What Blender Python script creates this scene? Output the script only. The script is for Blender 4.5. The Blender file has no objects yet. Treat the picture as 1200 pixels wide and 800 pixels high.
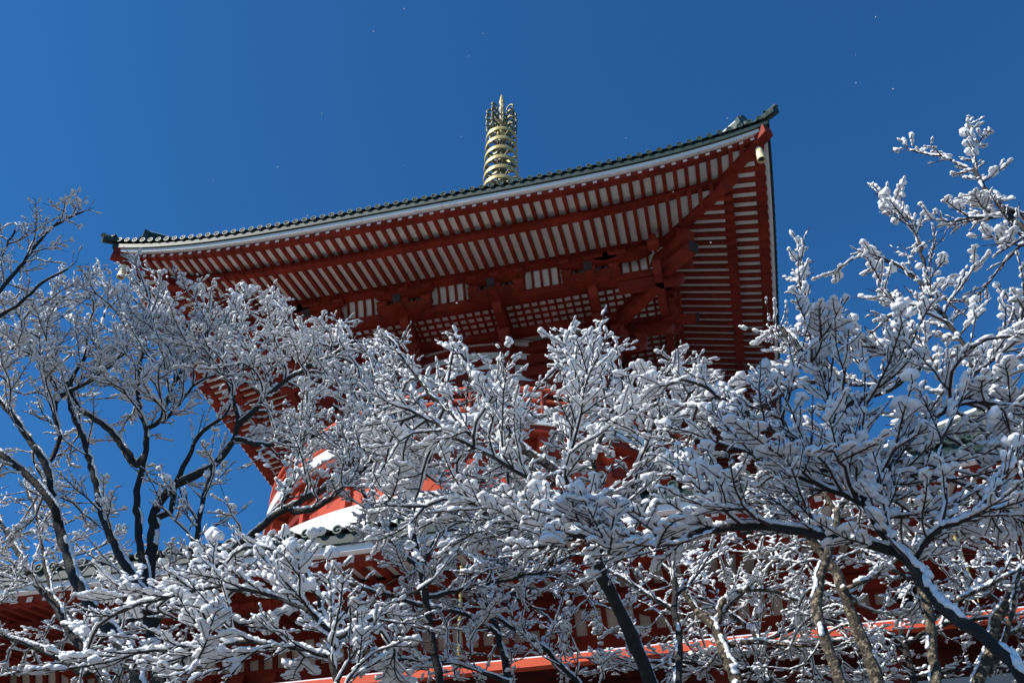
import bpy, math, random
import numpy as np
from mathutils import Vector, Matrix, kdtree

scene = bpy.context.scene
COL = scene.collection

# ------------------------------------------------------------------ camera
FPX, PITCH, YAW, ROLL = 1095.29, 0.74343, 0.22099, -0.00653
cp, sp, cy, sy = math.cos(PITCH), math.sin(PITCH), math.cos(YAW), math.sin(YAW)
FW = Vector((-sy * cp, cy * cp, sp)); R0 = Vector((cy, sy, 0)); U0 = R0.cross(FW)
RT = R0 * math.cos(ROLL) + U0 * math.sin(ROLL)
UP = U0 * math.cos(ROLL) - R0 * math.sin(ROLL)
cd = bpy.data.cameras.new('camera'); cam = bpy.data.objects.new('camera', cd); COL.objects.link(cam)
M3 = Matrix((RT, UP, -FW)).transposed()
cam.matrix_world = M3.to_4x4()
cd.sensor_width = 36; cd.lens = FPX / 1200 * 36; cd.clip_start = 0.05; cd.clip_end = 5000
scene.camera = cam

def at(x, y, Y):
    """pixel of the 1200x800 photograph -> world point on the plane Y = const"""
    v = FW + RT * ((x - 600) / FPX) + UP * ((400 - y) / FPX)
    return v * (Y / v.y)

# ------------------------------------------------------------------ light
SUN_AZ, SUN_EL = 52.0, 42.0          # degrees left of the direction straight back from the facade
sdir = Vector((-math.sin(math.radians(SUN_AZ)) * math.cos(math.radians(SUN_EL)),
               -math.cos(math.radians(SUN_AZ)) * math.cos(math.radians(SUN_EL)),
               math.sin(math.radians(SUN_EL))))
w = bpy.data.worlds.new('World'); scene.world = w; w.use_nodes = True
nt = w.node_tree; bg = nt.nodes['Background']
sky = nt.nodes.new('ShaderNodeTexSky'); sky.sky_type = 'NISHITA'; sky.sun_disc = False
sky.sun_elevation = math.radians(SUN_EL)
sky.sun_rotation = math.atan2(sdir.x, sdir.y)
sky.altitude = 0; sky.air_density = 1.0; sky.dust_density = 0.0; sky.ozone_density = 6.0
tint = nt.nodes.new('ShaderNodeMix'); tint.data_type = 'RGBA'; tint.blend_type = 'MULTIPLY'; tint.inputs['Factor'].default_value = 1
tint.inputs[7].default_value = (0.50, 1.27, 1.72, 1)      # deep winter blue, as through a polarising filter
nt.links.new(sky.outputs[0], tint.inputs[6]); nt.links.new(tint.outputs[2], bg.inputs[0]); bg.inputs[1].default_value = 0.063
sl = bpy.data.lights.new('sun', 'SUN'); sl.energy = 5.0; sl.angle = math.radians(0.5); sl.color = (1, 0.95, 0.87)
so = bpy.data.objects.new('sun', sl); COL.objects.link(so)
so.rotation_euler = (-sdir).to_track_quat('-Z', 'Y').to_euler()
scene.view_settings.view_transform = 'Standard'; scene.view_settings.look = 'None'
scene.view_settings.exposure = 0.42; scene.view_settings.gamma = 1.0
scene.view_settings.use_curve_mapping = False
scene.cycles.max_bounces = 8; scene.cycles.diffuse_bounces = 5

# ------------------------------------------------------------------ materials
def mat(name, base, rough=0.6, var=0.25, scale=3.0, metal=0.0, bump=0.0, bscale=30.0, second=None, spot=0.0, detail=6, spec=0.4):
    m = bpy.data.materials.new(name); m.use_nodes = True
    n = m.node_tree; b = n.nodes['Principled BSDF']; L = n.links
    tc = n.nodes.new('ShaderNodeTexCoord')
    nz = n.nodes.new('ShaderNodeTexNoise'); nz.inputs['Scale'].default_value = scale; nz.inputs['Detail'].default_value = detail
    L.new(tc.outputs['Object'], nz.inputs['Vector'])
    rp = n.nodes.new('ShaderNodeValToRGB')
    lo = [c * (1 - var) for c in base]; hi = [min(1, c * (1 + var)) for c in base]
    rp.color_ramp.elements[0].position = 0.3; rp.color_ramp.elements[0].color = (*lo, 1)
    rp.color_ramp.elements[1].position = 0.7; rp.color_ramp.elements[1].color = (*hi, 1)
    L.new(nz.outputs[0], rp.inputs[0])
    out = rp.outputs[0]
    if second:
        n2 = n.nodes.new('ShaderNodeTexNoise'); n2.inputs['Scale'].default_value = scale * 2.7; n2.inputs['Detail'].default_value = 8
        L.new(tc.outputs['Object'], n2.inputs['Vector'])
        r2 = n.nodes.new('ShaderNodeValToRGB'); r2.color_ramp.elements[0].position = 1 - spot - 0.06; r2.color_ramp.elements[1].position = 1 - spot + 0.06
        L.new(n2.outputs[0], r2.inputs[0])
        mx = n.nodes.new('ShaderNodeMix'); mx.data_type = 'RGBA'
        L.new(r2.outputs[0], mx.inputs['Factor']); L.new(out, mx.inputs[6]); mx.inputs[7].default_value = (*second, 1)
        out = mx.outputs[2]
    L.new(out, b.inputs['Base Color'])
    b.inputs['Specular IOR Level'].default_value = spec
    b.inputs['Roughness'].default_value = rough; b.inputs['Metallic'].default_value = metal
    if bump:
        n3 = n.nodes.new('ShaderNodeTexNoise'); n3.inputs['Scale'].default_value = bscale; n3.inputs['Detail'].default_value = 5
        L.new(tc.outputs['Object'], n3.inputs['Vector'])
        bp = n.nodes.new('ShaderNodeBump'); bp.inputs['Strength'].default_value = bump; bp.inputs['Distance'].default_value = 0.05 if bump > 0.8 else 0.02
        L.new(n3.outputs[0], bp.inputs['Height']); L.new(bp.outputs[0], b.inputs['Normal'])
    return m

RED = mat('vermilion paint', (0.215, 0.027, 0.0145), 0.6, 0.26, 0.8, bump=0.15, bscale=8, second=(0.15, 0.022, 0.014), spot=0.42, spec=0.12)  # vermilion darkened to carry the shade under the eaves
SHADEWOOD = mat('shade darkened red boards', (0.085, 0.016, 0.011), 0.75, 0.35, 1.5, second=(0.04, 0.012, 0.010), spot=0.4, spec=0.1)  # red boards with the shade below the coping put into the colour
MIDRED = mat('mid tone vermilion paint', (0.44, 0.060, 0.028), 0.6, 0.2, 0.7, bump=0.15, bscale=8, second=(0.28, 0.038, 0.022), spot=0.40, spec=0.12)  # same vermilion, set between its shaded and sunlit tones
VERMLIT = mat('sunlit tone vermilion paint', (0.64, 0.108, 0.052), 0.55, 0.12, 0.9, bump=0.15, bscale=8, spec=0.15)  # same vermilion with sunlight put into the colour, for coping and rails
ENDC = mat('sunlit tone rafter end paint', (0.82, 0.56, 0.46), 0.6, 0.06, 2)  # pale end paint, lightened to look sunlit while under the fascia
PLASTER = mat('white plaster', (0.74, 0.72, 0.68), 0.8, 0.07, 1.1, second=(0.60, 0.58, 0.54), spot=0.36)
FASCIA = mat('white fascia paint', (0.80, 0.79, 0.78), 0.6, 0.05, 1.5, second=(0.62, 0.60, 0.58), spot=0.36)
TILE = mat('dark green glazed tile', (0.014, 0.032, 0.025), 0.55, 0.45, 4, second=(0.045, 0.068, 0.056), spot=0.38)
TILEEND = mat('weathered green tile end', (0.040, 0.068, 0.054), 0.5, 0.4, 6, second=(0.13, 0.15, 0.11), spot=0.36)
GOLD = mat('aged pale gold', (0.52, 0.41, 0.165), 0.45, 0.22, 2.5, metal=0.3, second=(0.30, 0.27, 0.14), spot=0.40)
DARKGOLD = mat('tarnished bronze', (0.13, 0.125, 0.075), 0.5, 0.4, 3, metal=0.4, second=(0.35, 0.34, 0.24), spot=0.4)
BELLM = mat('pale brass bell', (0.80, 0.66, 0.38), 0.5, 0.12, 4, metal=0.1)
NEEDLE = mat('dark evergreen needles', (0.035, 0.06, 0.03), 0.8, 0.4, 4)
GREYP = mat('shade grey panel', (0.38, 0.37, 0.36), 0.8, 0.15, 2)  # pale panel greyed to stand for shade behind the coping
DARK = mat('blackened metal', (0.02, 0.02, 0.022), 0.5, 0.3, 5)
CAPM = mat('dull metal cap', (0.05, 0.036, 0.036), 0.7, 0.3, 5, spec=0.15)
WALLP = mat('warm wall plaster', (0.62, 0.52, 0.44), 0.8, 0.08, 1.2)
STONE = mat('grey stone', (0.13, 0.125, 0.12), 0.85, 0.3, 1.5, bump=0.3, bscale=6)
SNOWG = mat('ground snow', (0.84, 0.85, 0.87), 0.7, 0.04, 0.5, bump=0.5, bscale=2)
PARK = mat('patchy snow and earth toned for shade', (0.30, 0.30, 0.31), 0.8, 0.3, 0.15, bump=0.5, bscale=2, second=(0.07, 0.06, 0.045), spot=0.5)  # patchy ground darkened to stand for tree shade and cut bounce light

def snow_material(name):
    m = mat(name, (0.83, 0.84, 0.86), 0.65, 0.03, 6, bump=0.35, bscale=55)
    n = m.node_tree; b = n.nodes['Principled BSDF']; o = [q for q in n.nodes if q.type == 'OUTPUT_MATERIAL'][0]
    tr = n.nodes.new('ShaderNodeBsdfTranslucent'); tr.inputs[0].default_value = (0.80, 0.84, 0.90, 1)
    mx = n.nodes.new('ShaderNodeMixShader'); mx.inputs[0].default_value = 0.07
    n.links.new(b.outputs[0], mx.inputs[1]); n.links.new(tr.outputs[0], mx.inputs[2]); n.links.new(mx.outputs[0], o.inputs[0])
    return m
SNOW = snow_material('branch snow')
BARK = mat('dark wet bark', (0.020, 0.017, 0.015), 0.8, 0.45, 9, bump=1.0, bscale=24, second=(0.060, 0.052, 0.042), spot=0.32)
BARKL = mat('lichen bark', (0.050, 0.040, 0.028), 0.9, 0.4, 6, bump=0.9, bscale=30, second=(0.25, 0.205, 0.14), spot=0.42)
TWIG = mat('reddish twig bark', (0.040, 0.022, 0.020), 0.8, 0.35, 9)

# ------------------------------------------------------------------ mesh helpers
class MB:
    def __init__(s): s.v = []; s.f = []; s.m = []
    def add(s, vs, fs, mi=0):
        k = len(s.v); s.v += [tuple(q) for q in vs]
        for f in fs: s.f.append(tuple(i + k for i in f)); s.m.append(mi)
    def hexa(s, c, mi=0):        # c: 8 corners, bottom ring then top ring
        s.add(c, [(0, 3, 2, 1), (4, 5, 6, 7), (0, 1, 5, 4), (1, 2, 6, 5), (2, 3, 7, 6), (3, 0, 4, 7)], mi)
    def box(s, x0, x1, y0, y1, z0, z1, mi=0):
        s.hexa([(x0, y0, z0), (x1, y0, z0), (x1, y1, z0), (x0, y1, z0), (x0, y0, z1), (x1, y0, z1), (x1, y1, z1), (x0, y1, z1)], mi)
    def bar(s, a, b, wd, ht, mi=0, wd2=None, ht2=None, up=(0, 0, 1)):
        a = Vector(a); b = Vector(b); d = (b - a).normalized(); r = d.cross(Vector(up)).normalized(); u = r.cross(d)
        wd2 = wd if wd2 is None else wd2; ht2 = ht if ht2 is None else ht2
        A = [a + r * (sx * wd / 2) + u * (sz * ht / 2) for sx, sz in ((-1, -1), (1, -1), (1, 1), (-1, 1))]
        B = [b + r * (sx * wd2 / 2) + u * (sz * ht2 / 2) for sx, sz in ((-1, -1), (1, -1), (1, 1), (-1, 1))]
        s.add(A + B, [(3, 2, 1, 0), (4, 5, 6, 7), (0, 1, 5, 4), (1, 2, 6, 5), (2, 3, 7, 6), (3, 0, 4, 7)], mi)
    def lathe(s, prof, c=(0, 0, 0), n=24, mi=0, a0=0, a1=2 * math.pi, axis=None):
        full = abs(a1 - a0 - 2 * math.pi) < 1e-6; k = n if full else n + 1
        vs = []
        for i in range(k):
            t = a0 + (a1 - a0) * i / n
            for r, z in prof: vs.append((c[0] + r * math.cos(t), c[1] + r * math.sin(t), c[2] + z))
        q = len(prof); fs = []
        for i in range(n):
            j = (i + 1) % k
            for e in range(q - 1): fs.append((i * q + e, j * q + e, j * q + e + 1, i * q + e + 1))
        s.add(vs, fs, mi)
    def tube(s, pts, rad, n=6, mi=0, cap=True):
        pts = [Vector(p) for p in pts]; vs = []; prev = None
        for i, p in enumerate(pts):
            d = (pts[min(i + 1, len(pts) - 1)] - pts[max(i - 1, 0)]).normalized()
            if prev is None:
                r = d.cross(Vector((0, 0, 1)))
                if r.length < 1e-3: r = d.cross(Vector((1, 0, 0)))
            else: r = prev - d * prev.dot(d)
            r.normalize(); prev = r; u = d.cross(r)
            R = rad[i] if hasattr(rad, '__len__') else rad
            for k in range(n):
                t = 2 * math.pi * k / n; vs.append(p + r * (R * math.cos(t)) + u * (R * math.sin(t)))
        fs = [(i * n + k, i * n + (k + 1) % n, (i + 1) * n + (k + 1) % n, (i + 1) * n + k) for i in range(len(pts) - 1) for k in range(n)]
        if cap: fs += [tuple(range(n))[::-1], tuple(range((len(pts) - 1) * n, len(pts) * n))]
        s.add(vs, fs, mi)
    def build(s, name, mats, parent=None, smooth=False):
        me = bpy.data.meshes.new(name); me.from_pydata(s.v, [], s.f)
        for m in (mats if isinstance(mats, (list, tuple)) else [mats]): me.materials.append(m)
        if any(s.m): me.polygons.foreach_set('material_index', s.m)
        if smooth: me.polygons.foreach_set('use_smooth', [True] * len(s.f))
        me.validate(); me.update()
        return link(name, me, parent)

def link(name, me, parent=None):
    o = bpy.data.objects.new(name, me); COL.objects.link(o)
    if parent is not None:
        o.parent = parent
        if parent.type == 'EMPTY': o.matrix_parent_inverse = Matrix.Translation(-parent.location)
    return o

def smooth_sharp(o, ang=35):
    me = o.data
    me.polygons.foreach_set('use_smooth', [True] * len(me.polygons))
    try: me.set_sharp_from_angle(angle=math.radians(ang))
    except Exception: pass

def thing(name, label, cat, loc, group=None):
    o = bpy.data.objects.new(name, None); COL.objects.link(o); o.location = loc
    o.empty_display_size = 0.3
    o['label'] = label; o['category'] = cat
    if group: o['group'] = group
    return o
def tag(o, label, cat, group=None):
    o['label'] = label; o['category'] = cat
    if group: o['group'] = group
    return o
def struct(o, kind='structure'):
    o['kind'] = kind; return o
# ------------------------------------------------------------------ ground
CX, CY = -8.40, 34.67
gb = MB(); N = 60
gb.add([(-900, -900, -1.7), (900, -900, -1.7), (900, 2500, -1.7), (-900, 2500, -1.7)], [(0, 1, 2, 3)])
struct(gb.build('ground', PARK))
tb = MB(); tb.box(-45, 30, 16.7, 75, -1.8, 5.2)
struct(tb.build('terrace_ground', STONE))

# ------------------------------------------------------------------ pagoda
pagoda = thing('pagoda', 'red and white two tiered pagoda with green tiled eaves and golden finial against blue sky', 'pagoda', (CX, CY, 5.2))

def side(k, t, e, z, a):
    x, y = t, -(a - e)
    for _ in range(k): x, y = -y, x
    return (CX + x, CY + y, z)

class Roof:
    def __init__(s, a, zt, u, p):
        s.a, s.zt, s.u, s.p = a, zt, u, p
    def up(s, t, e): return s.u * min(1.25, abs(t) / s.a) ** s.p * max(0.0, 1 - max(0, e) / 5.5)
    def P(s, k, t, e, z): return side(k, t, e, s.zt + z + s.up(t, e), s.a)
    def sweep(s, mb, prof, ns=48, mi=0, sides=(0, 1, 2, 3), ee=None, mis=None):
        """closed profile [(e, z)] carried along the eave, mitred at the corners"""
        q = len(prof)
        for k in sides:
            vs = []
            for i in range(ns + 1):
                f = -1 + 2 * i / ns
                f = math.copysign(abs(f) ** 0.8, f)
                for e, z in prof:
                    t = f * (s.a - e); vs.append(side(k, t, e, s.zt + z + s.up(f * s.a, e if ee is None else ee), s.a))
            for i in range(ns):
                for j in range(q):
                    b = (j + 1) % q
                    mb.add([vs[i * q + j], vs[(i + 1) * q + j], vs[(i + 1) * q + b], vs[i * q + b]], [(0, 1, 2, 3)], mis[j] if mis else mi)
    def soffit(s, mb, e0, e1, z0, z1, ns=48, mi=0):
        for k in range(4):
            g = []
            for j in range(5):
                e = e0 + (e1 - e0) * j / 4; z = z0 + (z1 - z0) * j / 4
                g.append([s.P(k, (-1 + 2 * i / ns) * (s.a - e), e, z) for i in range(ns + 1)])
            for j in range(4):
                for i in range(ns): mb.add([g[j][i], g[j][i + 1], g[j + 1][i + 1], g[j + 1][i]], [(0, 1, 2, 3)], mi)
    def rafter(s, mb, k, t, e0, e1, zb0, slope, wd, ht, endm=1):
        c = []
        segs = [e0, e0 + 0.5 * (e1 - e0), e1]
        for j in range(2):
            ea, eb = segs[j], segs[j + 1]
            za, zb = zb0 + slope * (ea - e0), zb0 + slope * (eb - e0)
            q = [s.P(k, t - wd / 2, ea, za), s.P(k, t + wd / 2, ea, za), s.P(k, t + wd / 2, eb, zb), s.P(k, t - wd / 2, eb, zb)]
            T = [(x, y, z + ht) for x, y, z in q]
            v = q + T
            mb.add(v, [(0, 3, 2, 1), (4, 5, 6, 7), (1, 2, 6, 5), (3, 0, 4, 7)] + ([(2, 3, 7, 6)] if j else []), 0)
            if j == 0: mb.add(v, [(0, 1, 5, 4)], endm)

SP = 0.42
def make_roof(R, n_raf, single, top_e, top_z, snow_top):
    """one tiled roof with two tiers of rafters; single = rafters built as parts of their own"""
    a = R.a
    # tiled surface: sheet, round rows, end discs
    def rz(e): return 0.62 + 0.40 * (e + 0.5) + 0.018 * (e + 0.5) ** 2
    mb = MB(); es = [-0.36 + (top_e + 0.36) * j / 12 for j in range(13)]
    for k in range(4):
        g = [[side(k, (-1 + 2 * i / 48) * (a - e), e, R.zt + rz(e) + R.up((-1 + 2 * i / 48) * a, e), a) for i in range(49)] for e in es]
        for j in range(12):
            for i in range(48): mb.add([g[j][i], g[j][i + 1], g[j + 1][i + 1], g[j + 1][i]], [(0, 1, 2, 3)])
    R.sweep(mb, [(-0.295, 0.375), (-0.295, 0.60), (-0.24, 0.66), (-0.12, 0.66), (-0.10, 0.375)], ee=0)
    roof = mb.build('roof', TILE, pagoda)
    tb = MB(); nt_ = int(2 * (a + 0.4) / 0.372); r = 0.104
    for k in range(4):
        for i in range(nt_ + 1):
            t = -(a + 0.40) + 2 * (a + 0.40) * i / nt_
            emax = min(top_e, a - abs(t) - 0.05)
            e0 = -0.335
            if emax < e0 + 0.1: emax = e0 + 0.12
            ns = max(1, int((emax - e0) / 1.2)); vs = []
            for j in range(ns + 1):
                e = e0 + (emax - e0) * j / ns; zz = R.zt + rz(e) + R.up(t, e) + 0.02
                for q in range(7):
                    an = math.pi * (q / 6) * 1.16 - 0.25
                    vs.append(side(k, t + r * math.cos(an), e, zz + r * math.sin(an), a))
            tb.add(vs, [(j * 7 + q, j * 7 + q + 1, (j + 1) * 7 + q + 1, (j + 1) * 7 + q) for j in range(ns) for q in range(6)], 0)
            # end disc: raised rim, recessed field and a boss
            zc = R.zt + rz(e0) + R.up(t, e0) + 0.02
            prof = [(r * 1.12, 0.06), (r * 1.12, -0.03), (r * 0.80, -0.03), (r * 0.72, -0.005), (r * 0.34, -0.005), (r * 0.28, -0.025), (0.0, -0.025)]
            vs = []
            for q in range(14):
                an = 2 * math.pi * q / 14
                for rr, de in prof: vs.append(side(k, t + rr * math.cos(an), e0 + de, zc + rr * math.sin(an), a))
            m = len(prof)
            tb.add(vs, [(q * m + j, q * m + j + 1, ((q + 1) % 14) * m + j + 1, ((q + 1) % 14) * m + j) for q in range(14) for j in range(m - 1)], 1)
    o = tb.build('round_tiles', [TILE, TILEEND], roof); smooth_sharp(o, 40)
    # white fascia and boards
    fb = MB()
    R.sweep(fb, [(-0.19, 0.215), (-0.205, 0.372), (0.02, 0.372), (0.06, 0.215)], ee=0)
    fb.build('fascia_board', FASCIA, roof)
    kb = MB()
    R.sweep(kb, [(0.0, 0.045), (0.0, 0.213), (0.10, 0.44), (0.44, 0.44), (0.36, 0.10)], ee=0)
    kb.build('eave_board', RED, roof)
    kb = MB()
    R.sweep(kb, [(1.31, -0.05), (1.31, 0.085), (1.40, 0.09), (1.40, 0.315), (1.66, 0.345), (1.66, 0.03)])
    kb.build('middle_eave_board', RED, roof)
    pb = MB()
    R.soffit(pb, 0.34, 1.50, 0.215, 0.452)
    R.soffit(pb, 1.62, 5.2, 0.175, 1.04)
    pb.build('soffit', PLASTER, roof)
    # rafters
    half = (n_raf - 1) / 2
    stuffs = (MB(), MB())
    order = [(0, i) for i in range(n_raf)] + [(1, i) for i in range(n_raf)] + [(3, n_raf - 1 - i) for i in range(n_raf)] + [(2, i) for i in range(n_raf)]
    cnt = [0, 0]
    for k, i in order:
        t = (i - half) * SP
        for q in (0, 1):
            if q == 0: e0, e1, zb, sl = -0.03, min(1.75, a - abs(t) - 0.05), 0.012, 0.205
            else: e0, e1, zb, sl = 1.27, min(5.1, a - abs(t) - 0.05), -0.07, 0.24
            if e1 < e0 + 0.2: continue
            if single and cnt[q] < 100:
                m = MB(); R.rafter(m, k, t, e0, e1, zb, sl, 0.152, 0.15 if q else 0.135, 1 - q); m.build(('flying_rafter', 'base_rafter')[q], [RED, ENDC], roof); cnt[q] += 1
            else: R.rafter(stuffs[q], k, t, e0, e1, zb, sl, 0.152, 0.15 if q else 0.135, 1 - q)
    for q in (0, 1):
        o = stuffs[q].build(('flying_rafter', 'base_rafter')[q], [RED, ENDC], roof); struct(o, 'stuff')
    # hip rafters, ridges and end tiles at the corners
    for k in range(4):
        def D(e, z, off=0.0):    # on the diagonal at inset e, shifted sideways
            p0 = Vector(side(k, (a - e), e, R.zt + z + R.up(a, e), a)); return p0
        hb = MB()
        hb.bar(D(-0.22, 0.08), D(2.1, 0.30), 0.40, 0.44, 0)
        hb.bar(D(1.15, -0.16), D(6.4, 1.02), 0.44, 0.50, 0)
        hb.build('hip_rafter', [RED, ENDC], roof)
        if not (single is False and k in (2,)):
            rb = MB(); sbm = MB()
            pts = [D(e, rz(e) + (0.50 if e < 3 else 0.34)) for e in (0.50, 2, 4, 6, 8, top_e)]
            for j in range(len(pts) - 1):
                rb.bar(pts[j] - (pts[j + 1] - pts[j]) * 0.02, pts[j + 1], 0.36, 0.80)
                u3 = Vector((0, 0, 0.46)); sbm.bar(pts[j] + u3, pts[j + 1] + u3, 0.30, 0.07)
            rb.tube([p + Vector((0, 0, 0.38)) for p in pts], 0.14, 8)
            pts2 = [D(e, rz(e) + 0.06) for e in (-0.62, 0.1, 0.8)]
            rb.tube(pts2, 0.17, 8)
            rb.tube([D(-0.45, rz(-0.45) + 0.12), D(-0.56, rz(-0.6) + 0.18), D(-0.66, rz(-.7) + 0.33)], [0.17, 0.14, 0.10], 8)
            rd = rb.build('hip_ridge', TILE, roof)
            sbm.build('ridge_snow', SNOWG, rd)
            # ornamental end tile: shaped plate with horns and a round boss
            dv = (D(0, 0) - D(1, 0)); dv.z = 0; dv.normalize(); sv = Vector((-dv.y, dv.x, 0)); c = D(0.42, rz(0.42) + 0.02)
            outl = [(x * 1.15, z * 1.3) for x, z in [(-.34, -.12), (-.40, .10), (-.30, .34), (-.33, .56), (-.20, .62), (-.14, .76), (0, .82), (.14, .76), (.20, .62), (.33, .56), (.30, .34), (.40, .10), (.34, -.12)]]
            ob = MB(); m = len(outl)
            vs = [c + sv * x + Vector((0, 0, z)) + dv * 0.10 for x, z in outl] + [c + sv * x * 0.9 + Vector((0, 0, z)) - dv * 0.10 for x, z in outl]
            ob.add(vs, [tuple(range(m)), tuple(range(2 * m - 1, m - 1, -1))] + [(j, (j + 1) % m, (j + 1) % m + m, j + m)[::-1] for j in range(m)])
            ob.tube([c + dv * 0.08 + Vector((0, 0, .42)), c + dv * 0.20 + Vector((0, 0, .42))], [0.20, 0.15], 12)
            ob.build('ridge_end_tile', TILEEND, roof)
    return roof

UR = Roof(12.97, 27.62, 0.99, 4.12)
up_roof = make_roof(UR, 61, True, 12.0, 0, False)
LR = Roof(17.40, 10.38, 0.85, 5.0)
lo_roof = make_roof(LR, 83, False, 8.0, 0, True)
up_roof['label'] = 'upper roof of the pagoda'; lo_roof['label'] = 'lower roof of the pagoda'

# ---- upper bracket complex
a = UR.a
z0 = UR.zt
pb = MB()
UR.sweep(pb, [(3.75, 0.42), (3.75, 0.74), (4.12, 0.80), (4.12, 0.42)])
pb.build('eave_purlin', RED, pagoda)
E2, Z2 = 4.45, 26.86
def ring_beam(name, e0, e1, zb, zt):
    mb = MB(); q = Roof(a, 0, 0, 1); q.sweep(mb, [(e0, zb), (e0, zt), (e1, zt), (e1, zb)], ns=2); return mb.build(name, RED, pagoda)
b2 = ring_beam('bracket_beam', E2 - 0.17, E2 + 0.17, Z2, Z2 + 0.36)
ring_beam('bracket_beam', 6.15, 6.45, 26.62, 26.99)
# curved ribbed cove between the beam and the purlin, and the coffered ceiling behind it
mb = MB(); rb = MB()
def cove(f): return (E2 + 0.10 - 0.42 * f ** 1.8, Z2 + 0.30 + 1.02 * f)
for k in range(4):
    w_ = a - E2
    n = 8
    for j in range(n):
        (ea, za), (eb, zb) = cove(j / n), cove((j + 1) / n)
        mb.add([side(k, -(a - ea), ea, za, a), side(k, a - ea, ea, za, a), side(k, a - eb, eb, zb, a), side(k, -(a - eb), eb, zb, a)], [(0, 1, 2, 3)])
    m = int(2 * w_ / 0.36)
    for i in range(m + 1):
        t = -w_ + 2 * w_ * i / m
        for j in range(n):
            (ea, za), (eb, zb) = cove(j / n), cove((j + 1) / n)
            q = []
            for (e, z) in ((ea, za), (eb, zb)):
                for dt in (-0.05, 0.05):
                    q.append(side(k, t + dt, e - 0.09, z - 0.02, a)); q.append(side(k, t + dt, e + 0.02, z, a))
            rb.add(q, [(0, 4, 6, 2), (0, 1, 5, 4), (2, 6, 7, 3)])
mb.build('cove_panel', PLASTER, pagoda); rb.build('cove_rib', RED, pagoda)
mb = MB(); gb = MB()
zc_ = 27.05
for k in range(4):
    e0, e1 = E2 + 0.1, 7.2
    mb.add([side(k, -(a - e0), e0, zc_, a), side(k, a - e0, e0, zc_, a), side(k, a - e1, e1, zc_, a), side(k, -(a - e1), e1, zc_, a)], [(0, 1, 2, 3)])
    t = -8.2
    while t < 8.25:
        e_ = min(6.4, a - abs(t) - 0.02)
        if e_ > e0 + 0.1:
            x0 = side(k, t - 0.048, e0, zc_ - 0.08, a); x1 = side(k, t + 0.048, e_, zc_ + 0.02, a)
            gb.box(min(x0[0], x1[0]), max(x0[0], x1[0]), min(x0[1], x1[1]), max(x0[1], x1[1]), x0[2], x1[2])
        t += 0.345
    for j in range(6):
        e = E2 + 0.36 + 0.36 * j
        x0 = side(k, -(a - e - .1), e - 0.048, zc_ - 0.073, a); x1 = side(k, (a - e - .1), e + 0.048, zc_ + 0.015, a)
        gb.box(min(x0[0], x1[0]), max(x0[0], x1[0]), min(x0[1], x1[1]), max(x0[1], x1[1]), x0[2], x1[2])
mb.build('ceiling_panel', PLASTER, pagoda); gb.build('ceiling_lattice', RED, pagoda)
# bracket sets
def block(mb, c, ax, wd, ht, mi=0):    # bearing block: square top, tapered foot
    c = Vector(c); h = wd / 2; f = h * 0.68
    lo = [(-f, -f), (f, -f), (f, f), (-f, f)]; hi = [(-h, -h), (h, -h), (h, h), (-h, h)]
    P = [c + Vector((x, y, 0)) for x, y in lo] + [c + Vector((x, y, ht * 0.4)) for x, y in hi] + [c + Vector((x, y, ht)) for x, y in hi]
    mb.add(P, [(3, 2, 1, 0), (8, 9, 10, 11)] + [(j, (j + 1) % 4, (j + 1) % 4 + 4, j + 4) for j in range(4)] + [(j + 4, (j + 1) % 4 + 4, (j + 1) % 4 + 8, j + 8) for j in range(4)], mi)
def boat(mb, k, t, e, zb, L, wd, ht, mi=0):   # bracket arm along the eave with curved undersides
    prof = [(-L / 2, ht), (-L / 2, ht * 0.55), (-L * 0.42, ht * 0.25), (-L * 0.30, 0.04 * ht), (-L * 0.2, 0), (L * 0.2, 0), (L * 0.30, 0.04 * ht), (L * 0.42, ht * 0.25), (L / 2, ht * 0.55), (L / 2, ht)]
    A = [side(k, t + x, e - wd / 2, zb + z, a) for x, z in prof]; B = [side(k, t + x, e + wd / 2, zb + z, a) for x, z in prof]; m = len(prof)
    mb.add(A + B, [tuple(range(m)), tuple(range(2 * m - 1, m - 1, -1))] + [(j, j + m, (j + 1) % m + m, (j + 1) % m) for j in range(m)], mi)
def slant(mb, k, t, ea, za, eb, zb, wd, ht, mi=0):
    mb.bar(side(k, t, ea, za, a), side(k, t, eb, zb, a), wd, ht, mi)
def radial_arm(mb, k, t, eo, ei, zb, wd, ht, mi=0):   # arm reaching out from the drum with an upcurved nose
    prof = [(eo, ht), (eo, ht * 0.5), (eo + 0.12, ht * 0.22), (eo + 0.32, 0), (ei, 0), (ei, ht)]
    A = [side(k, t - wd / 2, e, zb + z, a) for e, z in prof]; B = [side(k, t + wd / 2, e, zb + z, a) for e, z in prof]; m = len(prof)
    mb.add(A + B, [tuple(range(m)), tuple(range(2 * m - 1, m - 1, -1))] + [(j, j + m, (j + 1) % m + m, (j + 1) % m) for j in range(m)], mi)
RD = 6.5
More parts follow.
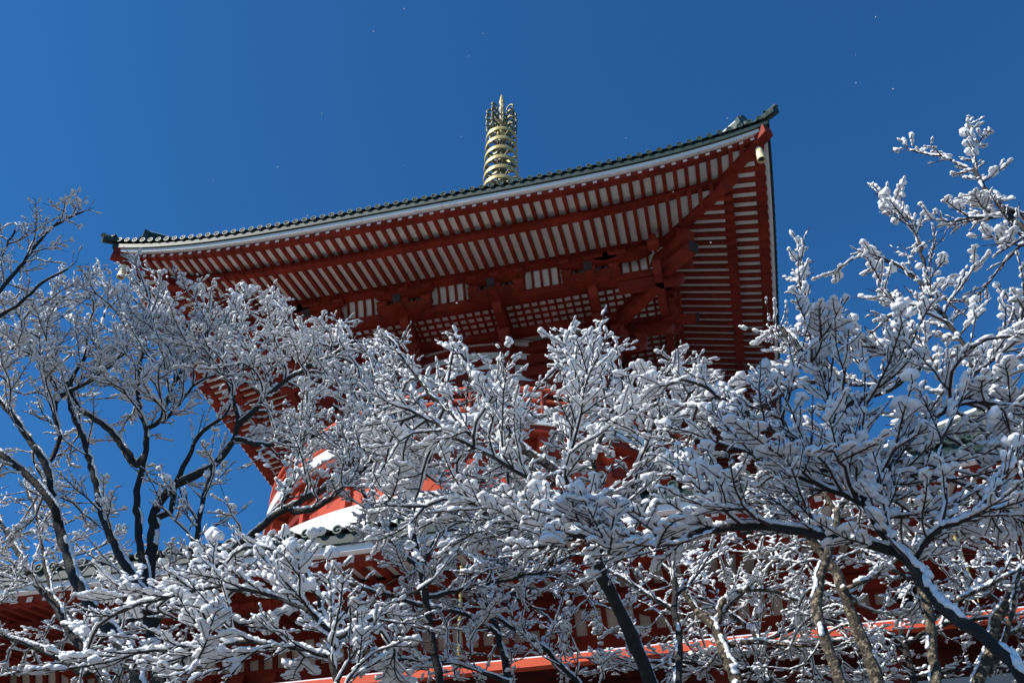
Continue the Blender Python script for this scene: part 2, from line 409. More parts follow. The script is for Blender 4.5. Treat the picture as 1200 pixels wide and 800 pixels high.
for k in range(4):
    for t in (-5.85, -1.95, 1.95, 5.85):
        ei = a - math.sqrt(max(1, RD * RD - t * t)) + 0.25
        mb = MB()
        # stepped arms from the drum outward
        for j, (eo, zb) in enumerate(((6.45, 24.95), (5.35, 25.62), (E2 - 0.30, 26.34))):
            radial_arm(mb, k, t, eo, max(ei, eo + 0.6), zb, 0.34, 0.46)
            block(mb, side(k, t, eo + 0.22, zb + 0.465, a), k, 0.50, 0.22)
        mb.bar(side(k, t, 6.9, 24.2, a), side(k, t, ei, 24.2, a), 0.34, 0.9)
        br = mb.build('bracket_set', RED, pagoda)
        mb = MB()
        boat(mb, k, t, E2 - 0.34, Z2 + 0.02, 2.3, 0.30, 0.44); 
        for dx in (-0.95, 0, 0.95): block(mb, side(k, t + dx, E2 - 0.34, Z2 + 0.465, a), k, 0.44, 0.22)
        boat(mb, k, t, 3.92, z0 - 0.03, 2.5, 0.30, 0.46)
        for dx in (-1.0, 0, 1.0): block(mb, side(k, t + dx, 3.92, z0 + 0.14 + 0.06, a), k, 0.46, 0.23)
        mb.build('bracket_arm', RED, br)
        mb = MB()
        # tail rafter with a metal shod end
        slant(mb, k, t, 3.15, z0 - 0.82, 6.6, z0 - 0.36, 0.29, 0.35)
        o = mb.build('tail_rafter', RED, br)
        mb = MB(); slant(mb, k, t, 3.12, z0 - 0.825, 3.24, z0 - 0.81, 0.302, 0.362); mb.build('end_cap', CAPM, o)
    # corner set on the diagonal
    def DG(e, z): return side(k, a - e, e, z, a)
    mb = MB()
    for j, (eo, zb) in enumerate(((7.4, 24.95), (6.2, 25.62), (4.55, 26.34))):
        mb.bar(DG(eo, zb + .23), DG(8.6, zb + .23), 0.40, 0.46)
        block(mb, Vector(DG(eo + 0.25, zb + 0.465)), k, 0.55, 0.24)
    br = mb.build('corner_bracket_set', RED, pagoda)
    mb = MB()
    mb.bar(DG(3.0, z0 - 0.95), DG(7.0, z0 - 0.32), 0.36, 0.42)
    mb.build('tail_rafter', RED, br)
    mb = MB(); mb.bar(DG(3.05, z0 - 0.20), DG(6.0, z0 + 0.42), 0.42, 0.46); mb.build('tail_rafter', RED, br)
    mb = MB()
    for sg in (1, -1):
        tt = sg * (a - E2 - 1.35)
        mb = MB(); boat(mb, k, tt, 3.92, z0 - 0.03, 2.4, 0.30, 0.46)
        for dx in (-0.95, 0, 0.95): block(mb, side(k, tt + dx, 3.92, z0 + 0.20, a), k, 0.44, 0.22)
        mb.build('bracket_arm', RED, br)
        mb = MB(); radial_arm(mb, k, sg * (a - E2 - 0.05), 3.5, 6.1, 26.40, 0.32, 0.42); mb.build('bracket_arm', RED, br)
        # short strut with its bearing block, between the purlin and the rafters
        mb = MB(); c = Vector(side(k, sg * (a - E2 - 0.05), 3.30, z0 - 0.28, a)); block(mb, c, k, 0.46, 0.2); mb.box(c.x - .15, c.x + .15, c.y - .15, c.y + .15, c.z + 0.203, c.z + 0.62)
        mb.build('strut', RED, br)
    mb = MB(); mb.bar(DG(2.98, z0 - 0.954), DG(3.06, z0 - 0.94), 0.37, 0.43); mb.build('end_cap', CAPM, br)
    # bracing strut block under the hip rafter
    mb = MB(); c = Vector(DG(3.35, z0 - 0.05)); mb.box(c.x - .22, c.x + .22, c.y - .22, c.y + .22, c.z - 0.35, c.z + 0.45); mb.build('strut', RED, br)

# ---- round drum under the upper roof
def band(name, r, zb, zt, m, parent=None, n=96, thick=0.25):
    mb = MB(); mb.lathe([(r, zb), (r, zt), (r - thick, zt), (r - thick, zb), (r, zb)], (CX, CY, 0), n); o = mb.build(name, m, parent); smooth_sharp(o, 50); return o
drum = band('drum_wall', RD, 19.6, 27.2, RED, pagoda)
for zb, zt, r, m, nm in ((24.05, 24.42, RD + 0.30, RED, 'tie_ring'), (24.42, 24.62, RD + 0.14, RED, 'tie_ring'), (25.55, 25.72, RD + 0.12, RED, 'tie_ring'),
                         (26.30, 26.46, RD + 0.12, RED, 'tie_ring'), (26.60, 26.92, RD + 0.09, PLASTER, 'plaster_band'),
                         (25.86, 26.16, RD + 0.05, PLASTER, 'plaster_band'), (21.9, 22.2, RD + 0.16, RED, 'tie_ring')):
    band(nm, r, zb, zt, m, drum, thick=r - RD + 0.1)
# plaster fields with scrolled red brackets between the rings
ncol = 12
for i in range(ncol):
    t0 = 2 * math.pi * (i + 0.5) / ncol - math.pi / 2
    mb = MB()
    def CP(t, r, z): return (CX + r * math.cos(t), CY + r * math.sin(t), z)
    for sgn in (-1, 1):
        # stepped curved outline: tall at the middle, drawn out low at the side
        outl = [(0.012, 24.68), (0.225, 24.68), (0.20, 24.76), (0.145, 24.80), (0.115, 24.92), (0.105, 25.10), (0.08, 25.2), (0.012, 25.2)]
        outl2 = [(0.012, 25.28), (0.235, 25.28), (0.205, 25.34), (0.16, 25.38), (0.13, 25.46), (0.11, 25.50), (0.012, 25.50)]
        for ol in (outl, outl2):
            m = len(ol)
            A = [CP(t0 + sgn * t, RD + 0.06, z) for t, z in ol]
            mb.add(A + [CP(t0 + sgn * t, RD - 0.1, z) for t, z in ol], [tuple(range(m)), tuple(range(2 * m - 1, m - 1, -1))] + [(j, (j + 1) % m, (j + 1) % m + m, j + m) for j in range(m)])
    mb.build('plaster_field', PLASTER, drum)
    # column and a wall panel below the rings
    mb = MB(); tc_ = 2 * math.pi * i / ncol - math.pi / 2
    c = CP(tc_, RD + 0.10, 0); mb.lathe([(0.27, 20.0), (0.27, 24.0)], c, 14); o = mb.build('column', RED, drum); smooth_sharp(o, 60)
    mb = MB()
    for q in range(6):
        ta, tb_ = t0 - 0.19 + 0.38 * q / 6, t0 - 0.19 + 0.38 * (q + 1) / 6
        mb.add([CP(ta, RD + 0.03, 22.3), CP(tb_, RD + 0.03, 22.3), CP(tb_, RD + 0.03, 23.7), CP(ta, RD + 0.03, 23.7)], [(0, 1, 2, 3)])
    mb.build('wall_panel', PLASTER, drum)

# ---- round balcony
RB, ZB = 9.9, 19.90
mb = MB(); mb.lathe([(RB - 0.12, ZB), (RB - 0.12, ZB + 0.02), (RD - 0.2, ZB + 0.02), (RD - 0.2, ZB - 0.14), (RB - 0.12, ZB - 0.14), (RB - 0.12, ZB)], (CX, CY, 0), 96)
bal = mb.build('balcony', RED, pagoda)
o = band('floor_edge', RB, ZB, ZB + 0.46, FASCIA, bal, 96, 0.3)
o = band('floor_edge_beam', RB - 0.06, ZB - 0.3, ZB - 0.01, RED, bal, 96, 0.3)
for zb, r in ((20.62, 0.085), (21.02, 0.07), (21.50, 0.11)):
    mb = MB(); n = 96
    pts = [(CX + (RB - 0.12) * math.cos(2 * math.pi * i / n), CY + (RB - 0.12) * math.sin(2 * math.pi * i / n)) for i in range(n)]
    q = 8
    vs = []
    for i in range(n):
        t = 2 * math.pi * i / n
        for j in range(q):
            an = 2 * math.pi * j / q
            vs.append((CX + (RB - 0.12 + r * math.cos(an)) * math.cos(t), CY + (RB - 0.12 + r * math.cos(an)) * math.sin(t), zb + r * math.sin(an)))
    mb.add(vs, [(i * q + j, i * q + (j + 1) % q, ((i + 1) % n) * q + (j + 1) % q, ((i + 1) % n) * q + j) for i in range(n) for j in range(q)])
    mb.build('handrail' if zb > 21.3 else 'rail', VERMLIT, bal, True)
for i in range(24):
    t = 2 * math.pi * (i + .5) / 24; c = (CX + (RB - 0.12) * math.cos(t), CY + (RB - 0.12) * math.sin(t), 0)
    mb = MB(); mb.lathe([(0.10, 20.36), (0.10, 21.4)], c, 10); mb.build('rail_post', RED, bal, True)
# skirt wall with brackets below the balcony
RS = 9.15
skirt = band('skirt_wall', RS, 16.9, 19.75, MIDRED, pagoda, 72)
band('tie_ring', RS + 0.14, 17.05, 17.35, RED, skirt, 72, 0.2)
band('tie_ring', RS + 0.14, 18.75, 19.05, RED, skirt, 72, 0.2)
for i in range(24):
    t = 2 * math.pi * (i + .5) / 24; dx = Vector((math.cos(t), math.sin(t), 0)); c = Vector((CX, CY, 0))
    mb = MB()
    mb.bar(c + dx * (RS - 0.1) + Vector((0, 0, 19.35)), c + dx * (RB - 0.2) + Vector((0, 0, 19.42)), 0.3, 0.40)
    mb.bar(c + dx * (RS + 0.1) + Vector((0, 0, 17.35)), c + dx * (RS + 0.1) + Vector((0, 0, 18.75)), 0.26, 0.26, up=dx)
    mb.build('bracket_arm', MIDRED, skirt)
# white domed base
mb = MB(); prof = []
for j in range(15):
    f = j / 14; an = f * math.pi / 2
    prof.append((9.3 + 2.9 * math.cos(an), 14.0 + 3.05 * math.sin(an)))
mb.lathe(prof + [(8.0, 17.05)], (CX, CY, 0), 96); o = mb.build('domed_base', PLASTER, pagoda); smooth_sharp(o, 60)

# ---- finial
mb = MB()
AX = (CX, CY, 0)
mb.box(CX - 1.5, CX + 1.5, CY - 1.5, CY + 1.5, 36.2, 38.6)
mb.lathe([(1.6, 38.61), (1.6, 38.9), (1.3, 39.0), (1.25, 39.4), (0.9, 40.0), (0.5, 40.2), (1.0, 40.6), (1.1, 40.7), (0.3, 40.72)], AX, 24)
mb.lathe([(0.15, 40.7), (0.15, 54.2)], AX, 12)
fin = mb.build('finial', DARKGOLD, pagoda); smooth_sharp(fin, 40)
for i in range(9):
    z = 50.42 - 1.03 * i; R = 1.0 + 0.026 * i
    mb = MB()
    mb.lathe([(R, z - 0.15), (R + 0.02, z), (R, z + 0.15), (R - 0.06, z + 0.15), (R - 0.06, z - 0.15), (R, z - 0.15)], AX, 56)
    o = mb.build('ring', GOLD, fin); smooth_sharp(o, 45)
    mb = MB()
    mb.lathe([(0.15, z - 0.34), (0.27, z - 0.30), (0.30, z - 0.18), (0.22, z - 0.1), (0.30, z), (0.30, z + 0.1), (0.18, z + 0.2), (0.15, z + 0.3)], AX, 14)
    for q in range(8):
        t = 2 * math.pi * (q + .5 * (i % 2)) / 8; dx = Vector((math.cos(t), math.sin(t), 0)); c = Vector((CX, CY, z))
        mb.bar(c + dx * 0.2, c + dx * (R - 0.05), 0.10, 0.12)
    o = mb.build('hub_and_spokes', DARKGOLD, o); smooth_sharp(o, 40)
# flame plates: eight fins of open scrolls
for q in range(8):
    t = math.pi / 4 * q + math.radians(20); dx = Vector((math.cos(t), math.sin(t), 0)); c = Vector((CX, CY, 0))
    mb = MB()
    def FP(r, z): return c + dx * r + Vector((0, 0, z))
    for zc, rr, lean in ((51.45, 0.40, 0), (52.15, 0.42, 0.02), (52.85, 0.42, 0.04), (53.5, 0.36, 0.06)):
        pts = [FP(0.16, zc - 0.28), FP(0.45, zc - 0.36), FP(0.80, zc - 0.25)]
        for j in range(12):
            an = -0.55 + 4.6 * j / 11; r_ = rr * (1 - 0.62 * j / 11)
            pts.append(FP(0.58 + lean + r_ * math.cos(an), zc + r_ * math.sin(an)))
        mb.tube(pts, [0.05, 0.065, 0.075] + [0.078 - 0.035 * j / 11 for j in range(12)], 6)
        if zc < 53: mb.tube([FP(0.94, zc + 0.05), FP(0.99, zc + 0.26), FP(0.95, zc + 0.42)], [0.06, 0.05, 0.03], 6)
    mb.build('flame_plate', DARKGOLD, fin, True)
mb = MB()
mb.lathe([(0.0, 53.6), (0.16, 53.7), (0.2, 53.9), (0.15, 54.1), (0.09, 54.3), (0.09, 54.4), (0.17, 54.55), (0.18, 54.7), (0.14, 54.95), (0.12, 55.25), (0.07, 55.5), (0.015, 55.72)], AX, 18)
mb.build('jewel', GOLD, fin, True)
for zz in (51.05, 52.3):
    mb = MB()
    mb.lathe([(0.15, zz - 0.25), (0.3, zz - 0.15), (0.34, zz), (0.28, zz + 0.18), (0.15, zz + 0.25)], AX, 14)
    mb.build('shaft_bead', GOLD, fin, True)

# ---- lower storey
ab = LR.a
wl = MB(); hw = 12.2
wl.box(CX - hw, CX + hw, CY - hw, CY + hw, 5.2, 11.6)
wall = wl.build('lower_wall', RED, pagoda)
q = Roof(ab, 0, 0, 1)
for e0, e1, zb, zt, nm in ((3.78, 4.15, 10.80, 11.15, 'eave_purlin'), (4.6, 4.95, 9.95, 10.32, 'bracket_beam'), (5.02, 5.25, 8.55, 8.95, 'tie_beam'), (5.02, 5.25, 7.3, 7.62, 'tie_beam'), (5.02, 5.25, 5.9, 6.2, 'tie_beam')):
    mb = MB(); q.sweep(mb, [(e0, zb), (e0, zt), (e1, zt), (e1, zb)], ns=2); mb.build(nm, RED, pagoda)
a_keep = a
a = ab
mb = MB(); rb = MB()
def cove2(f): return (4.78 - 0.40 * f ** 1.8, 10.28 + 0.75 * f)
for k in (0, 1, 3):
    w_ = ab - 4.78; n = 5
    for j in range(n):
        (ea, za), (eb, zb) = cove2(j / n), cove2((j + 1) / n)
        mb.add([side(k, -(ab - ea), ea, za, ab), side(k, ab - ea, ea, za, ab), side(k, ab - eb, eb, zb, ab), side(k, -(ab - eb), eb, zb, ab)], [(0, 1, 2, 3)])
    m = int(2 * w_ / 0.40)
    for i in range(m + 1):
        t = -w_ + 2 * w_ * i / m
        for j in range(n):
            (ea, za), (eb, zb) = cove2(j / n), cove2((j + 1) / n); v = []
            for (e, z) in ((ea, za), (eb, zb)):
                for dt in (-0.06, 0.06):
                    v.append(side(k, t + dt, e - 0.09, z - 0.02, ab)); v.append(side(k, t + dt, e + 0.02, z, ab))
            rb.add(v, [(0, 4, 6, 2), (0, 1, 5, 4), (2, 6, 7, 3)])
mb.build('cove_panel', WALLP, pagoda); rb.build('cove_rib', RED, pagoda)
for k in (0, 1, 3):
    for i in range(7):
        t = -11.7 + 3.9 * i
        mb = MB(); c = side(k, t, 5.12, 0, ab); mb.lathe([(0.30, 5.2), (0.30, 9.6)], c, 14)
        for eo, zb in ((4.9, 8.9), (4.55, 9.42)):
            radial_arm(mb, k, t, eo, 5.5, zb, 0.34, 0.42)
        boat(mb, k, t, 4.62, 9.50, 2.2, 0.3, 0.44)
        for dx in (-0.9, 0, 0.9): block(mb, side(k, t + dx, 4.62, 9.945, ab), k, 0.42, 0.2)
        boat(mb, k, t, 3.95, 10.34, 2.3, 0.3, 0.42)
        mb.build('column', RED, wall)
        if i < 6:
            for zb, zt, n in ((9.02, 9.9, 8), (7.68, 8.5, 5), (6.26, 7.24, 3)):
                mb = MB(); w0, w1 = t + 0.4, t + 3.5
                for j in range(n):
                    u0 = w0 + (w1 - w0) * j / n + 0.06; u1 = w0 + (w1 - w0) * (j + 1) / n - 0.06
                    p0 = side(k, u0, 5.165, zb, ab); p1 = side(k, u1, 5.30, zt, ab)
                    mb.box(min(p0[0], p1[0]), max(p0[0], p1[0]), min(p0[1], p1[1]), max(p0[1], p1[1]), zb, zt)
                mb.build('wall_panel', WALLP, wall)
a = a_keep

# ---- terrace wall with a red coping beam in front of the lower storey
tw = thing('terrace_wall', 'long red terrace wall with a sunlit orange coping beam behind the bare trunks', 'wall', (CX, 16.3, 5.2))
mb = MB(); mb.box(-22, 14, 15.95, 16.13, 7.055, 7.215); mb.build('coping_beam', VERMLIT, tw)
mb = MB(); mb.box(-22, 14, 16.133, 17.2, 7.10, 7.20); mb.build('coping_slab', SHADEWOOD, tw)
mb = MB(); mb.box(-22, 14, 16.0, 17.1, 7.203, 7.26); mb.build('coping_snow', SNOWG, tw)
mb = MB(); mb.box(-22, 14, 17.0, 17.14, 5.2, 7.095); mb.build('wall', SHADEWOOD, tw)
for i in range(12):
    x = -21 + 3 * i
    mb = MB(); mb.box(x - 0.14, x + 0.14, 16.86, 17.05, 5.2, 7.095); mb.build('post', RED, tw)
    mb = MB(); mb.box(x + 0.3, x + 2.7, 16.95, 17.05, 6.25, 6.55); mb.build('panel', GREYP, tw)

# ---- bells at the upper corners
def bell(px, e, k, label):
    t = UR.a - e if k == 0 else -(UR.a - e)
    c = Vector(side(0, t, e, UR.zt + UR.up(UR.a, 0) - 0.16, UR.a))
    r = thing('wind_bell', label, 'bell', c, 'wind bells under the eave corners')
    mb = MB(); mb.lathe([(0.02, -0.16), (0.09, -0.17), (0.125, -0.22), (0.135, -0.45), (0.142, -0.70), (0.162, -0.86), (0.145, -0.87), (0.125, -0.70), (0.115, -0.4), (0.01, -0.20)], c, 20)
    o = mb.build('bell_body', BELLM, r); smooth_sharp(o, 40)
    mb = MB(); mb.tube([c + Vector((0, 0, 0.05)), c + Vector((0, 0, -0.22))], 0.025, 6); mb.build('hanger', DARK, r)
    mb = MB(); mb.tube([c + Vector((0, 0, -0.28)), c + Vector((0, 0, -0.80))], 0.018, 6); mb.lathe([(0.0, -0.84), (0.06, -0.83), (0.06, -0.76), (0.0, -0.75)], c, 14); mb.build('clapper', DARK, r)
bell(0, 0.22, 0, 'pale brass wind bell hanging under the high right corner of the upper eave')
bell(0, 0.22, 1, 'pale brass wind bell under the left corner of the upper eave, half behind snowy twigs')
# ---- chains hanging from the lower eave
for x, lab in ((540, 'golden hanging chain below the lower eave near the middle of the picture'), (1108, 'golden hanging chain below the lower eave at the right, behind snowy branches')):
    p0 = at(x, 690 if x < 800 else 600, 17.45)
    mb = MB(); n = 22; z1 = p0.z + 0.5
    for i in range(n):
        z = z1 - 0.11 * i
        mb.lathe([(0.012, z + 0.05), (0.045, z + 0.035), (0.03, z - 0.03), (0.010, z - 0.055)], (p0.x, p0.y, 0), 8, 0)
    mb.tube([(p0.x, p0.y, z1 + 0.4), (p0.x, p0.y, z1 - 0.11 * n)], 0.008, 5)
    tag(mb.build('rain_chain', GOLD), lab, 'chain', 'chains hanging from the lower eave')
# ------------------------------------------------------------------ snow laden trees
def ico(sub):
    import bmesh
    bm = bmesh.new(); bmesh.ops.create_icosphere(bm, subdivisions=sub, radius=1.0)
    v = np.array([q.co[:] for q in bm.verts]); f = np.array([[q.index for q in p.verts] for p in bm.faces]); bm.free(); return v, f
def octo():
    v = [(0, 0, 1)] + [(math.cos(t) * .72, math.sin(t) * .72, .68) for t in np.arange(5) * 2 * math.pi / 5] + [(math.cos(t), math.sin(t), -.12) for t in (np.arange(5) + .5) * 2 * math.pi / 5] + [(0, 0, -1)]
    f = []
    for i in range(5):
        j = (i + 1) % 5
        f += [(0, 1 + i, 1 + j), (1 + i, 6 + i, 1 + j), (1 + j, 6 + i, 6 + j), (6 + i, 11, 6 + j)]
    return np.array(v), np.array(f)
ICO = {0: octo(), 1: ico(1), 2: ico(2)}
def mesh_np(name, v, f, mats, parent, smooth=True):
    me = bpy.data.meshes.new(name); n = f.shape[1]
    me.vertices.add(len(v)); me.vertices.foreach_set('co', v.astype(np.float32).ravel())
    me.loops.add(f.size); me.loops.foreach_set('vertex_index', f.astype(np.int32).ravel())
    me.polygons.add(len(f)); me.polygons.foreach_set('loop_start', np.arange(0, f.size, n, dtype=np.int32)); me.polygons.foreach_set('loop_total', np.full(len(f), n, np.int32))
    me.polygons.foreach_set('use_smooth', np.full(len(f), smooth))
    me.materials.append(mats); me.update(calc_edges=True)
    return link(name, me, parent)
def unit(a): return a / np.maximum(np.linalg.norm(a, axis=-1, keepdims=True), 1e-9)
def frames(d):
    up = np.tile([0.0, 0, 1], (len(d), 1)); up[np.abs(d[:, 2]) > 0.97] = (0.3, 1, 0)
    r = unit(np.cross(d, up)); return r, np.cross(r, d)

def pix3(x, y, Y):
    v = at(x, y, Y); return np.array(v[:])
def in_poly(P, poly):
    x, y = P[:, 0], P[:, 1]; c = np.zeros(len(P), bool); j = len(poly) - 1
    for i in range(len(poly)):
        xi, yi = poly[i]; xj, yj = poly[j]
        c ^= ((yi > y) != (yj > y)) & (x < (xj - xi) * (y - yi) / (yj - yi + 1e-9) + xi); j = i
    return c

def grow(pos, par, attr, rs, step, di, dk, iters, trop=0.95, lift=0.10, jit=0.10):
    pos = list(pos); par = list(par)
    A = attr.copy(); nd = np.full(len(A), 1e9); nn = np.zeros(len(A), int)
    def update(idx):
        nonlocal nd, nn
        Q = np.array([pos[i] for i in idx])
        for s0 in range(0, len(Q), 400):
            q = Q[s0:s0 + 400]; D = np.linalg.norm(A[:, None] - q[None], axis=2); k = D.argmin(1); dm = D[np.arange(len(A)), k]
            b = dm < nd; nd[b] = dm[b]; nn[b] = np.array(idx)[s0 + k[b]]
    update(list(range(len(pos)))); last = {}
    for it in range(iters):
        keep = nd > dk; A = A[keep]; nd = nd[keep]; nn = nn[keep]
        if not len(A): break
        act = nd < di
        if not act.any(): di *= 1.3; continue
        ids = nn[act]; dv = unit(A[act] - np.array([pos[i] for i in ids]))
        uq, inv = np.unique(ids, return_inverse=True); S = np.zeros((len(uq), 3)); np.add.at(S, inv, dv); S = unit(S)
        new = []
        for i, n in enumerate(uq):
            pd = unit(pos[n] - pos[par[n]]) if par[n] >= 0 else np.array([0, 0, 1.0])
            d = S[i] + trop * pd + np.array([0, 0, lift]) + rs.normal(0, jit, 3); d = d / np.linalg.norm(d)
            lst = last.setdefault(n, [])
            if len(lst) >= 3 or any(np.dot(d, q) > 0.93 for q in lst): continue
            lst.append(d); pos.append(pos[n] + d * step * rs.uniform(0.8, 1.2)); par.append(int(n)); new.append(len(pos) - 1)
        if not new: break
        if len(pos) > 14000: break
        update(new)
    return np.array(pos), np.array(par)

def tree(name, label, seed, trunks, limbs, crowns, step=0.10, tip=0.0030, snow=0.034, bark=None, twig=None, sub=1, group='snow laden bare trees in front of the pagoda', ground=-1.75, spur=0.5, limb_snow=1.0, shoots=0.48, fill=0.66, slen=0.6, seg=0.075, kd=1.6, expo=2.8):
    """trunks / limbs: polylines [(x, y, Y, width_px)] ; crowns: [(polygon, Y0, Y1, spacing_px)]"""
    rs = np.random.RandomState(seed); rnd = random.Random(seed)
    bark = bark or BARK; twig = twig or bark
    P = []; par = []; rad = []; fix = []
    chains = []
    for ci, line in enumerate(trunks + limbs):
        pts = [pix3(x, y, Y) for x, y, Y, w_ in line]; wid = [w_ * 0.5 * float(np.dot(p, FW)) / FPX for p, (x, y, Y, w_) in zip(pts, line)]
        if ci < len(trunks):
            base = pts[0].copy(); d = pts[0] - pts[1]; L = (base[2] - ground)
            h = d / max(1e-6, -d[2]) * L * 0.35 if d[2] < 0 else np.zeros(3)
            g = np.array([base[0] + h[0], base[1] + h[1], ground]); m_ = (g + base) / 2 + np.array([rs.normal(0, .08), rs.normal(0, .08), 0])
            pts = [g, m_] + pts; wid = [wid[0] * 1.5, wid[0] * 1.15] + wid
        # smooth resampling
        pts = np.array(pts); wid = np.array(wid); ln = np.concatenate([[0], np.cumsum(np.linalg.norm(np.diff(pts, axis=0), axis=1))])
        n = max(3, int(ln[-1] / step)); q = np.linspace(0, ln[-1], n + 1)
        R = np.stack([np.interp(q, ln, pts[:, k]) for k in range(3)], 1)
        for _ in range(2): R[1:-1] = 0.25 * R[:-2] + 0.5 * R[1:-1] + 0.25 * R[2:]
        R[1:-1] += rs.normal(0, 0.005 + 0.022 * step, R[1:-1].shape)
        wr = np.interp(q, ln, wid)
        start = len(P); pa = -1
        if ci > 0:
            D = np.linalg.norm(np.array(P) - R[0], axis=1); k = int(D.argmin())
            if D[k] < 1.6: pa = k
        ids = []
        if pa >= 0: ids.append(pa)
        for i in range(0 if pa < 0 or np.linalg.norm(P[pa] - R[0]) > 0.02 else 1, len(R)):
            P.append(R[i]); par.append(ids[-1] if ids else -1); fix.append(wr[i]); ids.append(len(P) - 1)
        chains.append((ids, [wr[0]] + list(wr) if len(ids) > len(wr) else list(wr)[-len(ids):]))
    nskel = len(P)
    # points the twigs grow towards
    A = []
    for poly, Y0, Y1, sp in crowns:
        pl = np.array(poly, float); lo, hi = pl.min(0), pl.max(0); n = int((hi[0] - lo[0]) * (hi[1] - lo[1]) / sp ** 2)
        Q = rs.uniform(lo, hi, (n, 2)); Q = Q[in_poly(Q, poly)]
        # uneven density: clumps and gaps
        ph = rs.uniform(0, 6.28, 4); k_ = rs.uniform(0.018, 0.035, 4)
        dens = 0.5 + 0.25 * np.sin(Q[:, 0] * k_[0] + ph[0] + 1.5 * np.sin(Q[:, 1] * k_[1] + ph[1])) + 0.25 * np.sin(Q[:, 1] * k_[2] * 1.4 + ph[2] + 1.3 * np.sin(Q[:, 0] * k_[3] + ph[3]))
        Q = Q[rs.uniform(0, 1, len(Q)) < 0.35 + 0.8 * dens]
        Q = Q[::2]; A += [pix3(x, y, Y) for (x, y), Y in zip(Q, rs.uniform(Y0, Y1, len(Q)))]
    A = np.array(A)
    pos, par = grow(np.array(P), par, A, rs, step * 1.6, step * 14, step * 1.6 * kd, 80)
    # sprays: straight shoots feathered on both sides with short twiglets, lying roughly flat
    ex_p, ex_q, ex_n, ex_k, ex_s = [], [], [], [], []; nb = len(pos); flip = 1
    tipn = np.ones(nb, bool); tipn[par[par >= 0]] = False
    polys = [c[0] for c in crowns]
    def inside(p):
        v = Vector(p); w_ = v.dot(FW); q = np.array([[600 + FPX * v.dot(RT) / w_, 400 - FPX * v.dot(UP) / w_]])
        return any(in_poly(q, pl)[0] for pl in polys)
    def spray(i, d0, length):
        nonlocal nb
        h = np.cross(d0, (0, 0, 1.0)); h = unit(h + rs.normal(0, 0.14, 3)); v = d0
        nrm = unit(np.cross(h, v)); nrm = nrm if nrm[2] > 0 else -nrm
        lev = rs.choice([0.45, 0.8, 1.0, 1.15], p=[.15, .3, .35, .2]); fl_ = fill * rs.uniform(0.5, 1.25); jt = rs.uniform(0.04, 0.13)
        n = max(3, int(length / seg)); p_ = pos_l[i]; last_ = i; out = 0
        for j in range(n):
            v = unit(v + rs.normal(0, jt, 3) + np.array([0, 0, 0.03])); p_ = p_ + v * seg * rs.uniform(0.85, 1.15)
            if not inside(p_):
                out += 1
                if out > 2: break
            ex_p.append(p_); ex_q.append(last_); ex_n.append(nrm); ex_k.append(1); ex_s.append(lev); last_ = nb + len(ex_p) - 1
            f = (j + 0.6) / n; ln = length * 0.36 * (1.15 - f) * rs.choice([0.3, 0.6, 1.0, 1.5]) * rs.uniform(0.7, 1.2)
            for sg in (1, -1):
                if rs.uniform() > fl_: continue
                hs = unit(np.cross(nrm, v)) * sg
                u_ = unit(v * rs.uniform(0.7, 1.2) + hs + rs.normal(0, 0.12, 3) + nrm * 0.05)
                m_ = max(1, min(4, int(ln / (seg * 0.85) + 0.5))); c_ = p_; l2 = last_
                for q_ in range(m_):
                    u_ = unit(u_ + v * 0.10 + rs.normal(0, 0.08, 3)); c_ = c_ + u_ * seg * 0.85 * rs.uniform(0.8, 1.15)
                    ex_p.append(c_); ex_q.append(l2); ex_n.append(nrm); ex_k.append(2); ex_s.append(lev * rs.choice([0.0, 0.7, 1.0, 1.25], p=[.18, .25, .35, .22])); l2 = nb + len(ex_p) - 1
    pos_l = list(pos)
    for i in range(nb):
        if par[i] < 0 or (i < nskel and fix[i] > 0.03): continue
        d = unit(pos[i] - pos[par[i]])
        if tipn[i]: spray(i, unit(d + np.array([0, 0, 0.15])), slen * rs.uniform(0.7, 1.2))
        if rs.uniform() < shoots:
            flip = -flip
            h = unit(np.cross(d, (0, 0, 1.0)) + rs.normal(0, 0.35, 3)) * flip
            spray(i, unit(d * rs.uniform(0.6, 1.1) + h * rs.uniform(0.5, 0.9) + np.array([0, 0, rs.uniform(-0.05, 0.35)])), slen * rs.uniform(0.45, 1.0))
    nmain = nb
    nrmv = np.concatenate([np.tile([0, 0, 1.0], (nb, 1)), np.array(ex_n)]); kind_ = np.concatenate([np.zeros(nb, int), np.array(ex_k)]); lev_ = np.concatenate([np.ones(nb), np.array(ex_s)])
    pos = np.concatenate([pos, np.array(ex_p)]); par = np.concatenate([par, np.array(ex_q)])
    N = len(pos); r = np.zeros(N); acc = np.zeros(N)
    for i in range(N - 1, -1, -1):
        r[i] = max(tip, acc[i] ** (1 / expo))
        if i < nskel: r[i] = max(fix[i] * 0.9, min(r[i], fix[i] * 1.1))
        if par[i] >= 0 and (par[i] >= nskel or i >= nskel): acc[par[i]] += r[i] ** expo
    root = thing(name, label, 'tree', tuple(chains[0][0] and P[chains[0][0][0]]), group)
    # trunk and limbs: continuous tapering tubes
    for ci, (ids, wr) in enumerate(chains):
        mb = MB(); pts = [pos[i] for i in ids]; rr = [max(0.004, x * rnd.uniform(0.93, 1.09)) for x in wr]
        rr[-1] = min(rr[-1], max(0.006, r[ids[-1]]))
        mb.tube(pts, rr, 9 if max(rr) > 0.03 else 7)
        mb.build('trunk' if ci < len(trunks) else 'limb', bark, root, True)
    # twigs
    idx = np.arange(nskel, N); pr = par[idx]; a = pos[pr]; b = pos[idx]; d = unit(b - a); rx, uy = frames(d)
    ra = np.minimum(r[pr], r[idx] * 1.25); rb = r[idx]; n = 5; V = []
